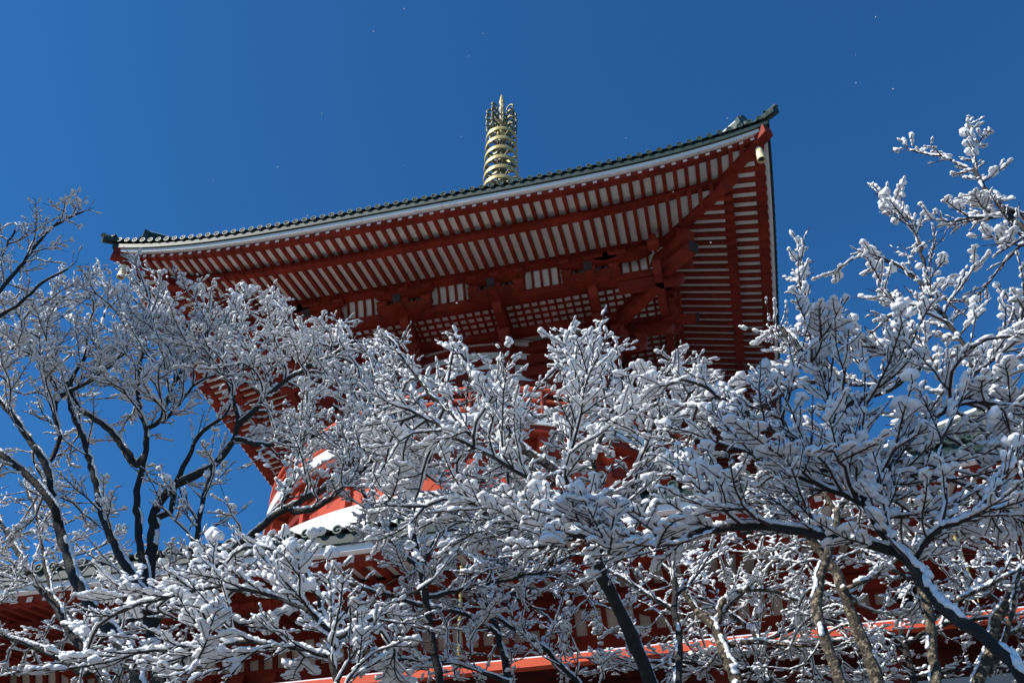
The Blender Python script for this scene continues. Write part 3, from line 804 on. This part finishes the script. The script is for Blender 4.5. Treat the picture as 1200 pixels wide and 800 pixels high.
    for q in range(n):
        t = 2 * math.pi * q / n; o = rx * math.cos(t) + uy * math.sin(t); V.append(np.stack([a - d * ra[:, None] * 0.4 + o * ra[:, None], b + d * rb[:, None] * 0.4 + o * rb[:, None]], 1))
    V = np.stack(V, 1).reshape(-1, 3); base = np.arange(len(idx))[:, None, None] * (n * 2)
    F = np.array([[q * 2, ((q + 1) % n) * 2, ((q + 1) % n) * 2 + 1, q * 2 + 1] for q in range(n)])[None]
    struct(mesh_np('crown', V, (base + F).reshape(-1, 4), twig, root), 'stuff')
    # snow: elongated mounds lying on the upper side of every twig and limb
    C, D, S, W = [], [], [], []
    slope = np.abs(unit(b - a)[:, 2]); L = np.linalg.norm(b - a, axis=1); kd_ = kind_[idx]; nv = nrmv[idx]
    up_ = unit(nv * 0.5 + np.array([0, 0, 0.5]))
    sc = np.choose(kd_, [1.05, 0.72, 1.0])
    for f in (0.12, 0.45, 0.82):
        k = rs.uniform(0, 1, len(idx)) < np.clip(1.12 - 0.6 * slope, 0.2, 0.94)
        if f > 0.5: k &= kd_ != 1
        if f == 0.45: k &= (kd_ == 0) | (rs.uniform(0, 1, len(idx)) < 0.35)
        w1 = snow * sc * np.exp(rs.normal(0, 0.42, len(idx))) * np.clip(1.15 - 0.45 * slope, 0.5, 1.2)
        w1 = np.where(kd_ == 0, np.minimum(w1, r[idx] * 1.5 + 0.010), w1)
        w1 = np.minimum(w1, snow * 1.55) * lev_[idx]; k &= lev_[idx] > 0.05
        hgt = w1 * np.where(kd_ == 2, rs.uniform(0.38, 0.85, len(idx)), rs.uniform(0.5, 0.85, len(idx)))
        c = a + (b - a) * (f + rs.uniform(-.15, .15, len(idx)))[:, None] + up_ * (r[idx] * 0.8 + hgt * 0.26)[:, None] + rx * (rs.normal(0, 0.22, len(idx)) * w1)[:, None]
        ln = np.where(kd_ == 2, L * rs.uniform(0.38, 0.70, len(idx)), L * rs.uniform(0.35, 0.62, len(idx)))
        C.append(c[k]); D.append((d + rs.normal(0, 0.10, d.shape))[k]); W.append(up_[k]); S.append(np.stack([np.maximum(ln, w1 * 0.9), w1 * rs.uniform(0.95, 1.4, len(idx)), hgt], 1)[k])
    for ids, wr in chains:
        for j in range(1, len(ids)):
            p0, p1 = pos[ids[j - 1]], pos[ids[j]]; dd = unit(p1 - p0); sl_ = abs(dd[2]); R_ = wr[min(j, len(wr) - 1)]
            if sl_ > 0.93 and rs.uniform() < 0.75 or (j // 3 * 7919 + ids[0]) % 5 == 0 and rs.uniform() < .8: continue
            for f in (0.12, 0.37, 0.62, 0.87):
                if rs.uniform() > limb_snow: continue
                upn = np.array([0, 0, 1.0]) - dd * dd[2]; upn = upn / max(0.05, np.linalg.norm(upn))
                wv = min(R_ * 0.80 + 0.008, 0.075) * rs.uniform(0.70, 1.15) * (1.15 - 0.5 * sl_)
                hg = min(snow * 1.3, 0.5 * R_ + 0.022) * rs.uniform(0.7, 1.3) * (1.1 - 0.4 * sl_)
                C.append((p0 + (p1 - p0) * f + upn * (R_ * 0.92 + hg * 0.15))[None]); D.append((dd + rs.normal(0, .06, 3))[None]); W.append(upn[None]); S.append(np.array([[step * rs.uniform(0.3, 0.5), wv, hg]]))
    C = np.concatenate(C); D = unit(np.concatenate(D)); S = np.concatenate(S); W = np.concatenate(W) + rs.normal(0, 0.12, D.shape)
    rx = unit(np.cross(D, W)); uy = np.cross(rx, D)
    v0, f0 = ICO[sub]; M = len(C); lump = 1 + rs.normal(0, 0.09, (M, len(v0)))
    q = v0[None] * lump[..., None]; low = q[..., 2] < 0; qz = np.where(low, q[..., 2] * 0.28, q[..., 2])
    V = C[:, None] + D[:, None] * (q[..., 0] * S[:, :1])[..., None] + rx[:, None] * (q[..., 1] * S[:, 1:2])[..., None] + uy[:, None] * (qz * S[:, 2:3])[..., None]
    struct(mesh_np('snow_cover', V.reshape(-1, 3), (np.arange(M)[:, None, None] * len(v0) + f0[None]).reshape(-1, 3), SNOW, root), 'stuff')
    print(name, 'nodes', N, 'lumps', M)
    return root
def L(Y0, Y1, w0, w1, *xy):
    n = len(xy); return [(x, y, Y0 + (Y1 - Y0) * i / (n - 1), w0 + (w1 - w0) * i / (n - 1)) for i, (x, y) in enumerate(xy)]

def evergreen(x, y, H, R, seed, label):
    """tall evergreen standing beside the viewpoint: tiers of drooping needle sprays on a straight trunk"""
    rs = np.random.RandomState(seed); root = thing('cedar_tree', label, 'tree', (x, y, -1.75), 'evergreens beside the viewpoint')
    mb = MB(); mb.tube([(x + 0.1 * math.sin(z), y + 0.1 * math.cos(z * 1.3), z) for z in np.linspace(-1.75, H, 12)], list(np.linspace(0.34, 0.03, 12)), 10); mb.build('trunk', BARK, root, True)
    V, F = [], []
    for i in range(170):
        f = (i + .5) / 170; z = 3.0 + (H - 3.0) * f; ln = R * (1.05 - f) ** 0.75 * rs.uniform(0.65, 1.1); t = i * 2.399 + rs.normal(0, .2)
        d = np.array([math.cos(t), math.sin(t), 0]); sd = np.array([-d[1], d[0], 0])
        for j in range(16):
            g = rs.uniform(0.15, 1); c = np.array([x, y, z]) + d * ln * g + np.array([0, 0, -0.35 * ln * g * g + 0.1]) + sd * rs.normal(0, 0.16 * ln) + rs.normal(0, .06, 3)
            u = unit(d + sd * rs.normal(0, 0.8) + np.array([0, 0, rs.normal(-0.2, .3)])) * rs.uniform(0.22, 0.42); w_ = unit(np.cross(u, rs.normal(0, 1, 3))) * 0.11
            k = len(V); V += [c - w_ * .4, c + u * .5 - w_, c + u, c + u * .5 + w_]; F.append((k, k + 1, k + 2, k + 3))
    struct(mesh_np('crown', np.array(V), np.array(F), NEEDLE, root, False), 'stuff')
# right foreground tree
tree('snowy_tree', 'large snowy tree whose dark trunk leans in from the lower right corner', 11,
  [L(4.6, 5.2, 16, 13, (1215, 815), (1170, 758), (1140, 734), (1110, 719), (1095, 704), (1086, 680), (1071, 659), (1050, 647))],
  [L(5.2, 5.4, 13, 6, (1050, 647), (1032, 620), (1020, 596), (1011, 584), (990, 566), (987, 562), (990, 545), (994, 525), (982, 485), (962, 452), (957, 437), (932, 402), (915, 385)),
   L(5.2, 5.0, 11, 6, (1048, 648), (1020, 638), (975, 629), (930, 623), (900, 617), (855, 617), (825, 623), (795, 632), (756, 629), (720, 624), (690, 623), (660, 632), (630, 641)),
   L(5.3, 5.0, 7, 3.5, (987, 562), (975, 550), (950, 530), (925, 515), (900, 497), (860, 475), (830, 455), (800, 445)),
   L(5.4, 5.6, 6, 3, (982, 485), (1000, 467), (1025, 465), (1045, 457), (1065, 442), (1080, 432)),
   L(5.3, 5.8, 9, 4, (1015, 588), (1037, 552), (1050, 530), (1075, 502), (1097, 480), (1125, 472), (1150, 464)),
   L(5.3, 6.0, 6, 3, (1115, 476), (1122, 462), (1140, 442), (1155, 422), (1177, 405), (1200, 385)),
   L(5.6, 5.9, 6, 3, (1140, 440), (1135, 410), (1124, 396), (1110, 375), (1092, 354), (1089, 340), (1082, 302), (1071, 263), (1057, 246), (1040, 232)),
   L(5.8, 5.7, 4, 2, (1089, 340), (1068, 320), (1047, 309), (1022, 298)),
   L(5.6, 6.0, 8, 3, (1215, 285), (1180, 250), (1159, 228), (1145, 207), (1141, 180), (1134, 151)),
   L(5.8, 5.8, 4, 2, (1195, 250), (1160, 255), (1110, 260)),
   L(5.9, 6.0, 3, 1.5, (1141, 200), (1110, 185), (1070, 177)),
   L(5.2, 5.0, 6, 3, (1005, 588), (960, 569), (939, 560), (905, 545), (870, 525), (845, 520)),
   L(5.3, 5.2, 4, 2, (957, 437), (945, 380), (938, 330), (936, 298)),
   L(5.2, 4.8, 7, 3, (1071, 659), (1074, 640), (1090, 622), (1120, 610), (1160, 600), (1205, 590)),
   L(5.2, 5.2, 6, 3, (891, 617), (876, 599), (861, 584), (835, 563), (810, 548))],
  [([(1215, 245), (1178, 160), (1142, 145), (1125, 175), (1072, 178), (1105, 210), (1115, 240), (1130, 262), (1160, 275), (1215, 310)], 5.6, 6.2, 17),
   ([(1030, 236), (1055, 240), (1080, 275), (1118, 285), (1110, 330), (1150, 320), (1215, 300), (1215, 420), (1100, 420), (1040, 365), (1014, 292), (1045, 285)], 5.5, 6.1, 16),
   ([(870, 452), (905, 425), (930, 380), (937, 312), (946, 365), (985, 375), (1040, 370), (1100, 400), (1215, 400), (1215, 640), (1000, 640), (900, 615), (800, 610), (770, 560), (800, 470), (845, 462)], 4.8, 6.0, 12),
   ([(630, 590), (760, 600), (900, 600), (960, 640), (800, 665), (640, 675)], 4.6, 5.4, 12)],
  step=0.085, snow=0.0235, shoots=0.8, fill=0.54, slen=0.55, seg=0.055, twig=TWIG, sub=1)
# centre tree
tree('snowy_tree', 'snowy tree spreading across the middle, hiding the round balcony of the pagoda', 23,
  [L(7.4, 6.6, 17, 12, (768, 812), (750, 770), (735, 734), (720, 701), (705, 674), (696, 653), (690, 622))],
  [L(6.6, 6.2, 11, 4, (690, 622), (680, 595), (667, 572), (657, 555), (637, 542), (615, 530), (600, 512), (587, 495), (570, 477), (560, 457), (552, 445)),
   L(6.3, 6.5, 6, 3, (662, 560), (667, 535), (672, 507), (682, 482), (680, 455), (675, 430), (667, 397)),
   L(6.6, 6.6, 7, 3, (690, 610), (700, 575), (702, 557), (692, 537), (705, 512), (712, 492), (735, 480), (770, 450)),
   L(6.3, 6.0, 5, 2.5, (640, 572), (612, 557), (575, 535), (560, 525), (528, 512), (505, 490), (470, 480), (455, 470)),
   L(6.1, 6.2, 4, 2, (555, 512), (537, 497), (525, 485), (521, 470), (525, 450), (530, 417), (535, 398)),
   L(6.6, 6.8, 7, 3, (720, 640), (717, 629), (730, 600), (745, 570), (760, 540), (790, 500), (800, 460)),
   L(6.2, 6.0, 4, 2, (520, 480), (495, 450), (475, 425), (457, 397)),
   L(6.5, 6.7, 4, 2, (712, 492), (706, 450), (702, 410), (700, 380)),
   L(6.4, 6.2, 5, 2.5, (680, 600), (640, 605), (600, 600), (560, 590), (520, 585))],
  [([(452, 408), (470, 420), (500, 455), (522, 455), (533, 412), (545, 420), (560, 455), (590, 475), (576, 412), (600, 450), (622, 460), (632, 420), (648, 450), (664, 450), (669, 410), (690, 420), (702, 390), (715, 415), (755, 450), (777, 425), (800, 412), (830, 440), (870, 465), (830, 500), (770, 560), (770, 640), (640, 650), (520, 650), (450, 620), (440, 560), (445, 470)], 5.8, 7.2, 9.5)],
  step=0.10, snow=0.0245, shoots=0.65, bark=BARK, sub=1)
# left tree
tree('snowy_tree', 'many stemmed snow laden tree at the left with dark bare stems against blue sky', 37,
  [L(8.6, 9.0, 17, 10, (165, 800), (147, 760), (107, 712), (87, 675), (75, 637), (65, 600)),
   L(9.2, 9.4, 16, 12, (190, 815), (178, 740), (172, 690), (178, 640), (181, 600))],
  [L(9.0, 8.8, 9, 4, (65, 600), (55, 545), (37, 520), (15, 487), (0, 470), (-30, 440)),
   L(9.0, 9.0, 6, 2.5, (55, 545), (72, 517), (62, 482), (70, 460), (92, 455), (120, 437), (150, 410), (165, 392)),
   L(9.0, 8.8, 5, 2, (68, 462), (57, 437), (50, 422), (45, 390)),
   L(8.8, 8.6, 9, 6, (65, 597), (50, 575), (25, 550), (0, 532), (-40, 500)),
   L(8.9, 9.2, 10, 4, (170, 700), (140, 650), (122, 612), (117, 590), (110, 555), (100, 520), (90, 495), (80, 472), (85, 440), (105, 410)),
   L(9.2, 9.4, 9, 4, (172, 690), (162, 625), (160, 597), (160, 570), (170, 540), (172, 502), (165, 487), (162, 462), (164, 425), (172, 395)),
   L(9.3, 9.3, 6, 2.5, (172, 502), (190, 495), (197, 465), (212, 432), (237, 400), (250, 380)),
   L(9.3, 9.4, 4, 2, (190, 495), (212, 472), (227, 450), (250, 440)),
   L(9.4, 9.4, 11, 4, (181, 600), (192, 580), (207, 565), (232, 557), (250, 547), (265, 530), (277, 510), (280, 497), (275, 475), (267, 437), (260, 400)),
   L(9.4, 9.2, 7, 3, (280, 497), (300, 480), (317, 460), (340, 442), (360, 430), (390, 417), (415, 400)),
   L(9.4, 9.2, 6, 3, (275, 515), (300, 520), (325, 522), (350, 515), (375, 510), (410, 495)),
   L(9.4, 9.3, 7, 3, (200, 600), (205, 565), (222, 535), (230, 510), (255, 495), (268, 480)),
   L(9.4, 9.2, 8, 4, (160, 545), (145, 525), (125, 500), (105, 487), (92, 480), (75, 440)),
   L(9.1, 9.3, 8, 4, (205, 690), (225, 662), (232, 625), (235, 597), (240, 575), (250, 550)),
   L(9.2, 9.0, 12, 4, (178, 735), (195, 700), (220, 677), (250, 665), (275, 642), (300, 622), (330, 598), (363, 580), (390, 567), (412, 540), (435, 517), (447, 482)),
   L(9.1, 9.2, 6, 3, (313, 610), (325, 597), (342, 572), (350, 535), (360, 500)),
   L(9.1, 8.9, 7, 3, (345, 600), (375, 595), (407, 567), (425, 550), (450, 525), (470, 500))],
  [([(-20, 360), (40, 330), (90, 318), (150, 312), (200, 322), (260, 340), (320, 345), (350, 385), (405, 372), (440, 395), (455, 440), (440, 520), (385, 545), (345, 540), (310, 470), (270, 445), (215, 440), (170, 470), (100, 470), (40, 470), (-20, 470)], 8.2, 10.2, 5.5),
   ([(-20, 470), (100, 470), (170, 480), (215, 445), (285, 450), (340, 560), (300, 640), (-20, 640)], 8.4, 10.0, 21),
   ([(300, 500), (400, 520), (460, 480), (460, 560), (330, 620)], 8.6, 9.6, 15)],
  step=0.12, snow=0.0245, shoots=0.75, bark=BARK, sub=1)
# small tree reaching in at the far upper left
tree('snowy_tree', 'slender snowy branches reaching in at the upper left edge above the other trees', 41,
  [L(7.2, 7.6, 14, 9, (-150, 800), (-110, 650), (-70, 520), (-40, 420))],
  [L(7.6, 7.6, 6, 2, (-40, 420), (-5, 345), (30, 305), (60, 265), (98, 248)),
   L(7.6, 7.6, 5, 2, (-20, 380), (20, 360), (50, 330), (80, 315)),
   L(7.6, 7.7, 4, 2, (-30, 400), (-10, 330), (10, 285), (20, 265))],
  [([(-30, 270), (10, 262), (60, 236), (98, 248), (75, 285), (50, 300), (70, 315), (40, 345), (-30, 360)], 7.3, 8.0, 13)],
  step=0.10, snow=0.0208, bark=BARK)
# heavy snow in the lower left foreground
tree('snowy_tree', 'low tree with thick bright snow clumps in the lower left foreground', 53,
  [L(6.0, 6.0, 9, 6, (398, 830), (390, 780), (388, 740))],
  [L(6.0, 5.8, 6, 3, (388, 740), (365, 715), (330, 700), (290, 690), (240, 688), (190, 700), (150, 712)),
   L(6.0, 6.0, 5, 3, (380, 728), (372, 690), (345, 655), (325, 645), (300, 640)),
   L(6.0, 6.2, 6, 3, (389, 750), (420, 735), (444, 719), (468, 704), (507, 680)),
   L(6.0, 5.8, 5, 3, (389, 770), (340, 758), (280, 750), (220, 755), (160, 765))],
  [([(150, 675), (190, 690), (230, 655), (275, 640), (330, 635), (350, 665), (420, 690), (450, 730), (470, 800), (120, 800), (60, 790)], 5.6, 6.6, 10)],
  step=0.10, snow=0.029, shoots=0.7, bark=BARK)
# tree behind the left stems
tree('snowy_tree', 'slanting dark trunk with fine snowy twigs at the lower left edge', 59,
  [L(11.0, 11.2, 13, 8, (128, 812), (107, 767), (82, 740), (65, 707), (35, 675))],
  [L(11.2, 11.2, 7, 3, (35, 675), (15, 635), (0, 612), (-30, 570)),
   L(11.0, 10.8, 8, 4, (100, 790), (60, 765), (20, 750), (-20, 735)),
   L(11.2, 11.2, 5, 3, (60, 700), (50, 650), (45, 610), (30, 570)),
   L(11.0, 11.0, 5, 3, (107, 767), (125, 740), (150, 725), (190, 720))],
  [([(-20, 660), (40, 690), (120, 700), (190, 700), (210, 760), (190, 805), (-20, 805)], 10.4, 12, 7.5),
   ([(-20, 560), (60, 560), (110, 610), (180, 640), (300, 650), (310, 700), (110, 700), (-20, 680)], 10.6, 11.8, 8.5)],
  step=0.13, snow=0.025, shoots=0.6, bark=BARK)
# middle tree behind
tree('snowy_tree', 'fine twigged snowy tree covering the lower eave left of the middle tree', 61,
  [L(10.5, 10.0, 10, 7, (520, 815), (508, 760), (500, 700), (490, 650))],
  [L(10.0, 10.0, 7, 3, (490, 650), (480, 600), (470, 555), (465, 500), (455, 455)),
   L(10.0, 10.0, 6, 3, (495, 660), (520, 620), (550, 580), (580, 540)),
   L(10.0, 9.8, 5, 3, (492, 665), (460, 640), (435, 600), (420, 560)),
   L(10.2, 10.4, 5, 3, (500, 700), (540, 690), (590, 680), (640, 670)),
   L(10.2, 10.0, 5, 3, (500, 710), (465, 700), (430, 690), (400, 680))],
  [([(400, 520), (455, 440), (500, 470), (600, 520), (650, 620), (640, 690), (520, 700), (450, 660), (410, 600)], 9.4, 11.0, 6.2)],
  step=0.12, snow=0.024, shoots=0.65, bark=BARK)
# lower row of trunks in front of the terrace
tree('snowy_tree', 'thicket of fine snowy twigs low in the middle, below the hanging chain', 67,
  [L(12.0, 12.4, 10, 6, (600, 815), (592, 770), (580, 730), (570, 700))],
  [L(12.2, 12.2, 5, 3, (585, 745), (550, 720), (510, 710), (470, 720)), L(12.2, 12.2, 5, 3, (575, 710), (610, 690), (640, 670), (670, 650)),
   L(12.0, 12.0, 6, 3, (690, 815), (640, 760), (590, 730), (560, 700)), L(12.0, 12.0, 5, 3, (600, 800), (545, 780), (500, 770), (440, 775))],
  [([(420, 690), (560, 680), (700, 650), (740, 720), (700, 800), (430, 805)], 11.4, 13.0, 6.8)],
  step=0.13, snow=0.024, bark=BARK)
tree('snowy_tree', 'crooked lichen patched trunk forking beside the thin pole trunk, lower middle right', 71,
  [L(11.6, 12.2, 17, 10, (866, 815), (864, 797), (849, 764), (840, 734), (816, 716))],
  [L(12.2, 12.2, 7, 3, (816, 716), (795, 686), (786, 672), (770, 655)), L(12.0, 12.2, 6, 3, (840, 734), (846, 700), (870, 690), (900, 690), (940, 705)),
   L(12.0, 12.0, 7, 3, (846, 760), (870, 748), (900, 755), (950, 757), (990, 750)), L(12.1, 12.1, 5, 2.5, (835, 730), (850, 715), (900, 665), (930, 640))],
  [([(740, 650), (930, 640), (950, 700), (940, 800), (780, 800)], 12.1, 13.2, 7.6)],
  step=0.13, snow=0.024, bark=BARKL)
tree('snowy_tree', 'thin straight pole trunk just left of the crooked lichen patched trunk', 73,
  [L(10.6, 11.0, 9, 6, (796, 812), (796, 740), (789, 722), (792, 680), (788, 655))],
  [L(10.9, 10.9, 5, 2.5, (790, 715), (760, 700), (740, 680), (700, 665)), L(10.9, 11.0, 4, 2, (791, 700), (810, 680), (830, 660))],
  [([(690, 640), (850, 640), (850, 690), (740, 720)], 10.4, 11.6, 9)],
  step=0.12, snow=0.023, bark=BARK)
tree('snowy_tree', 'two crossing trunks, the darker one winding, under the long horizontal branch at right', 79,
  [L(9.8, 10.2, 14, 9, (992, 815), (972, 764), (960, 734), (957, 689), (966, 662), (978, 629), (981, 596)),
   L(10.6, 10.6, 16, 10, (1034, 815), (1017, 764), (1002, 731), (990, 695), (978, 665), (960, 645), (945, 625))],
  [L(10.2, 10.3, 6, 3, (981, 600), (960, 570), (935, 545), (915, 535)), L(10.2, 10.3, 6, 3, (981, 600), (1000, 575), (1030, 555), (1060, 540)),
   L(10.5, 10.6, 5, 3, (945, 625), (915, 610), (880, 600)), L(10.4, 10.4, 5, 3, (990, 690), (1030, 675), (1060, 650))],
  [([(880, 545), (1060, 530), (1080, 640), (1050, 700), (900, 700)], 10.5, 11.7, 7.4), ([(900, 700), (1050, 700), (1060, 800), (900, 800)], 11, 12.3, 8.5)],
  step=0.12, snow=0.024, bark=BARKL)
tree('snowy_tree', 'mottled trunk crossing behind the big leaning trunk at right', 83,
  [L(11.0, 11.2, 13, 8, (1100, 815), (1092, 755), (1089, 710), (1080, 689), (1068, 665), (1068, 629))],
  [L(11.2, 11.3, 5, 3, (1068, 640), (1090, 610), (1120, 590), (1150, 570)), L(11.2, 11.2, 5, 3, (1075, 680), (1040, 665), (1010, 660)),
   L(11.2, 11.2, 5, 3, (1090, 730), (1120, 700), (1150, 690), (1190, 670))],
  [([(1010, 600), (1160, 560), (1190, 660), (1150, 740), (1050, 720)], 11.3, 12.3, 7.5)],
  step=0.12, snow=0.024, bark=BARKL)
tree('snowy_tree', 'pale lichen trunk at the lower right edge with snow lined forks', 89,
  [L(12.0, 12.2, 15, 10, (1140, 815), (1146, 797), (1161, 755), (1170, 719), (1185, 698), (1205, 680))],
  [L(12.1, 12.0, 7, 4, (1160, 790), (1180, 745), (1190, 700), (1196, 660)), L(12.1, 12, 5, 3, (1165, 750), (1200, 735), (1230, 725)), L(12.2, 12, 5, 3, (1175, 710), (1140, 680), (1110, 660))],
  [([(1090, 600), (1215, 560), (1215, 800), (1170, 740), (1110, 720)], 12.1, 13.4, 7.8)],
  step=0.13, snow=0.024, bark=BARKL)

tree('snowy_tree', 'low thicket of fine snowy twigs right of the hanging chain, under the orange coping', 97,
  [L(12.6, 12.8, 9, 6, (905, 830), (900, 790), (890, 755), (880, 730))],
  [L(12.8, 12.8, 5, 3, (885, 740), (850, 715), (820, 700)), L(12.8, 12.8, 5, 3, (890, 755), (930, 735), (970, 725)), L(12.7, 12.7, 5, 3, (900, 790), (860, 780), (800, 775), (740, 775))],
  [([(700, 735), (800, 690), (900, 680), (1000, 700), (1060, 760), (1040, 805), (700, 805)], 12.2, 13.6, 8)],
  step=0.13, snow=0.024, bark=BARK)
tree('snowy_tree', 'low tangle of snowy twigs in the lower right corner, behind the leaning dark trunk', 101,
  [L(12.8, 13.0, 9, 6, (1075, 830), (1070, 790), (1060, 760), (1055, 735))],
  [L(13, 13, 5, 3, (1060, 755), (1095, 735), (1140, 725), (1190, 720)), L(13, 13, 5, 3, (1062, 765), (1030, 745), (1000, 735)), L(12.9, 12.9, 5, 3, (1070, 795), (1110, 785), (1160, 780), (1210, 790))],
  [([(1000, 720), (1080, 690), (1215, 690), (1215, 805), (1010, 805)], 12.6, 13.9, 9)],
  step=0.13, snow=0.024, bark=BARK)
# evergreens that shade the left and right trees from the sun, beside and behind the viewpoint
evergreen(-8.0, -2.2, 14.8, 2.2, 3, 'tall dark cedar standing left of the viewpoint, nearest the camera')
evergreen(-14.6, 2.9, 19.0, 3.7, 5, 'tall dark cedar standing far left of the viewpoint beside the left snowy tree')
# drifting flakes
rsf = np.random.RandomState(7); C_ = np.array([pix3(rsf.uniform(30, 1100), rsf.uniform(10, 420), rsf.uniform(4, 8)) for _ in range(28)])
v0, f0 = ICO[0]
struct(mesh_np('falling_snow', (C_[:, None] + v0[None] * rsf.uniform(0.003, 0.008, (28, 1, 1))).reshape(-1, 3), (np.arange(28)[:, None, None] * len(v0) + f0[None]).reshape(-1, 3), SNOW, None), 'stuff')
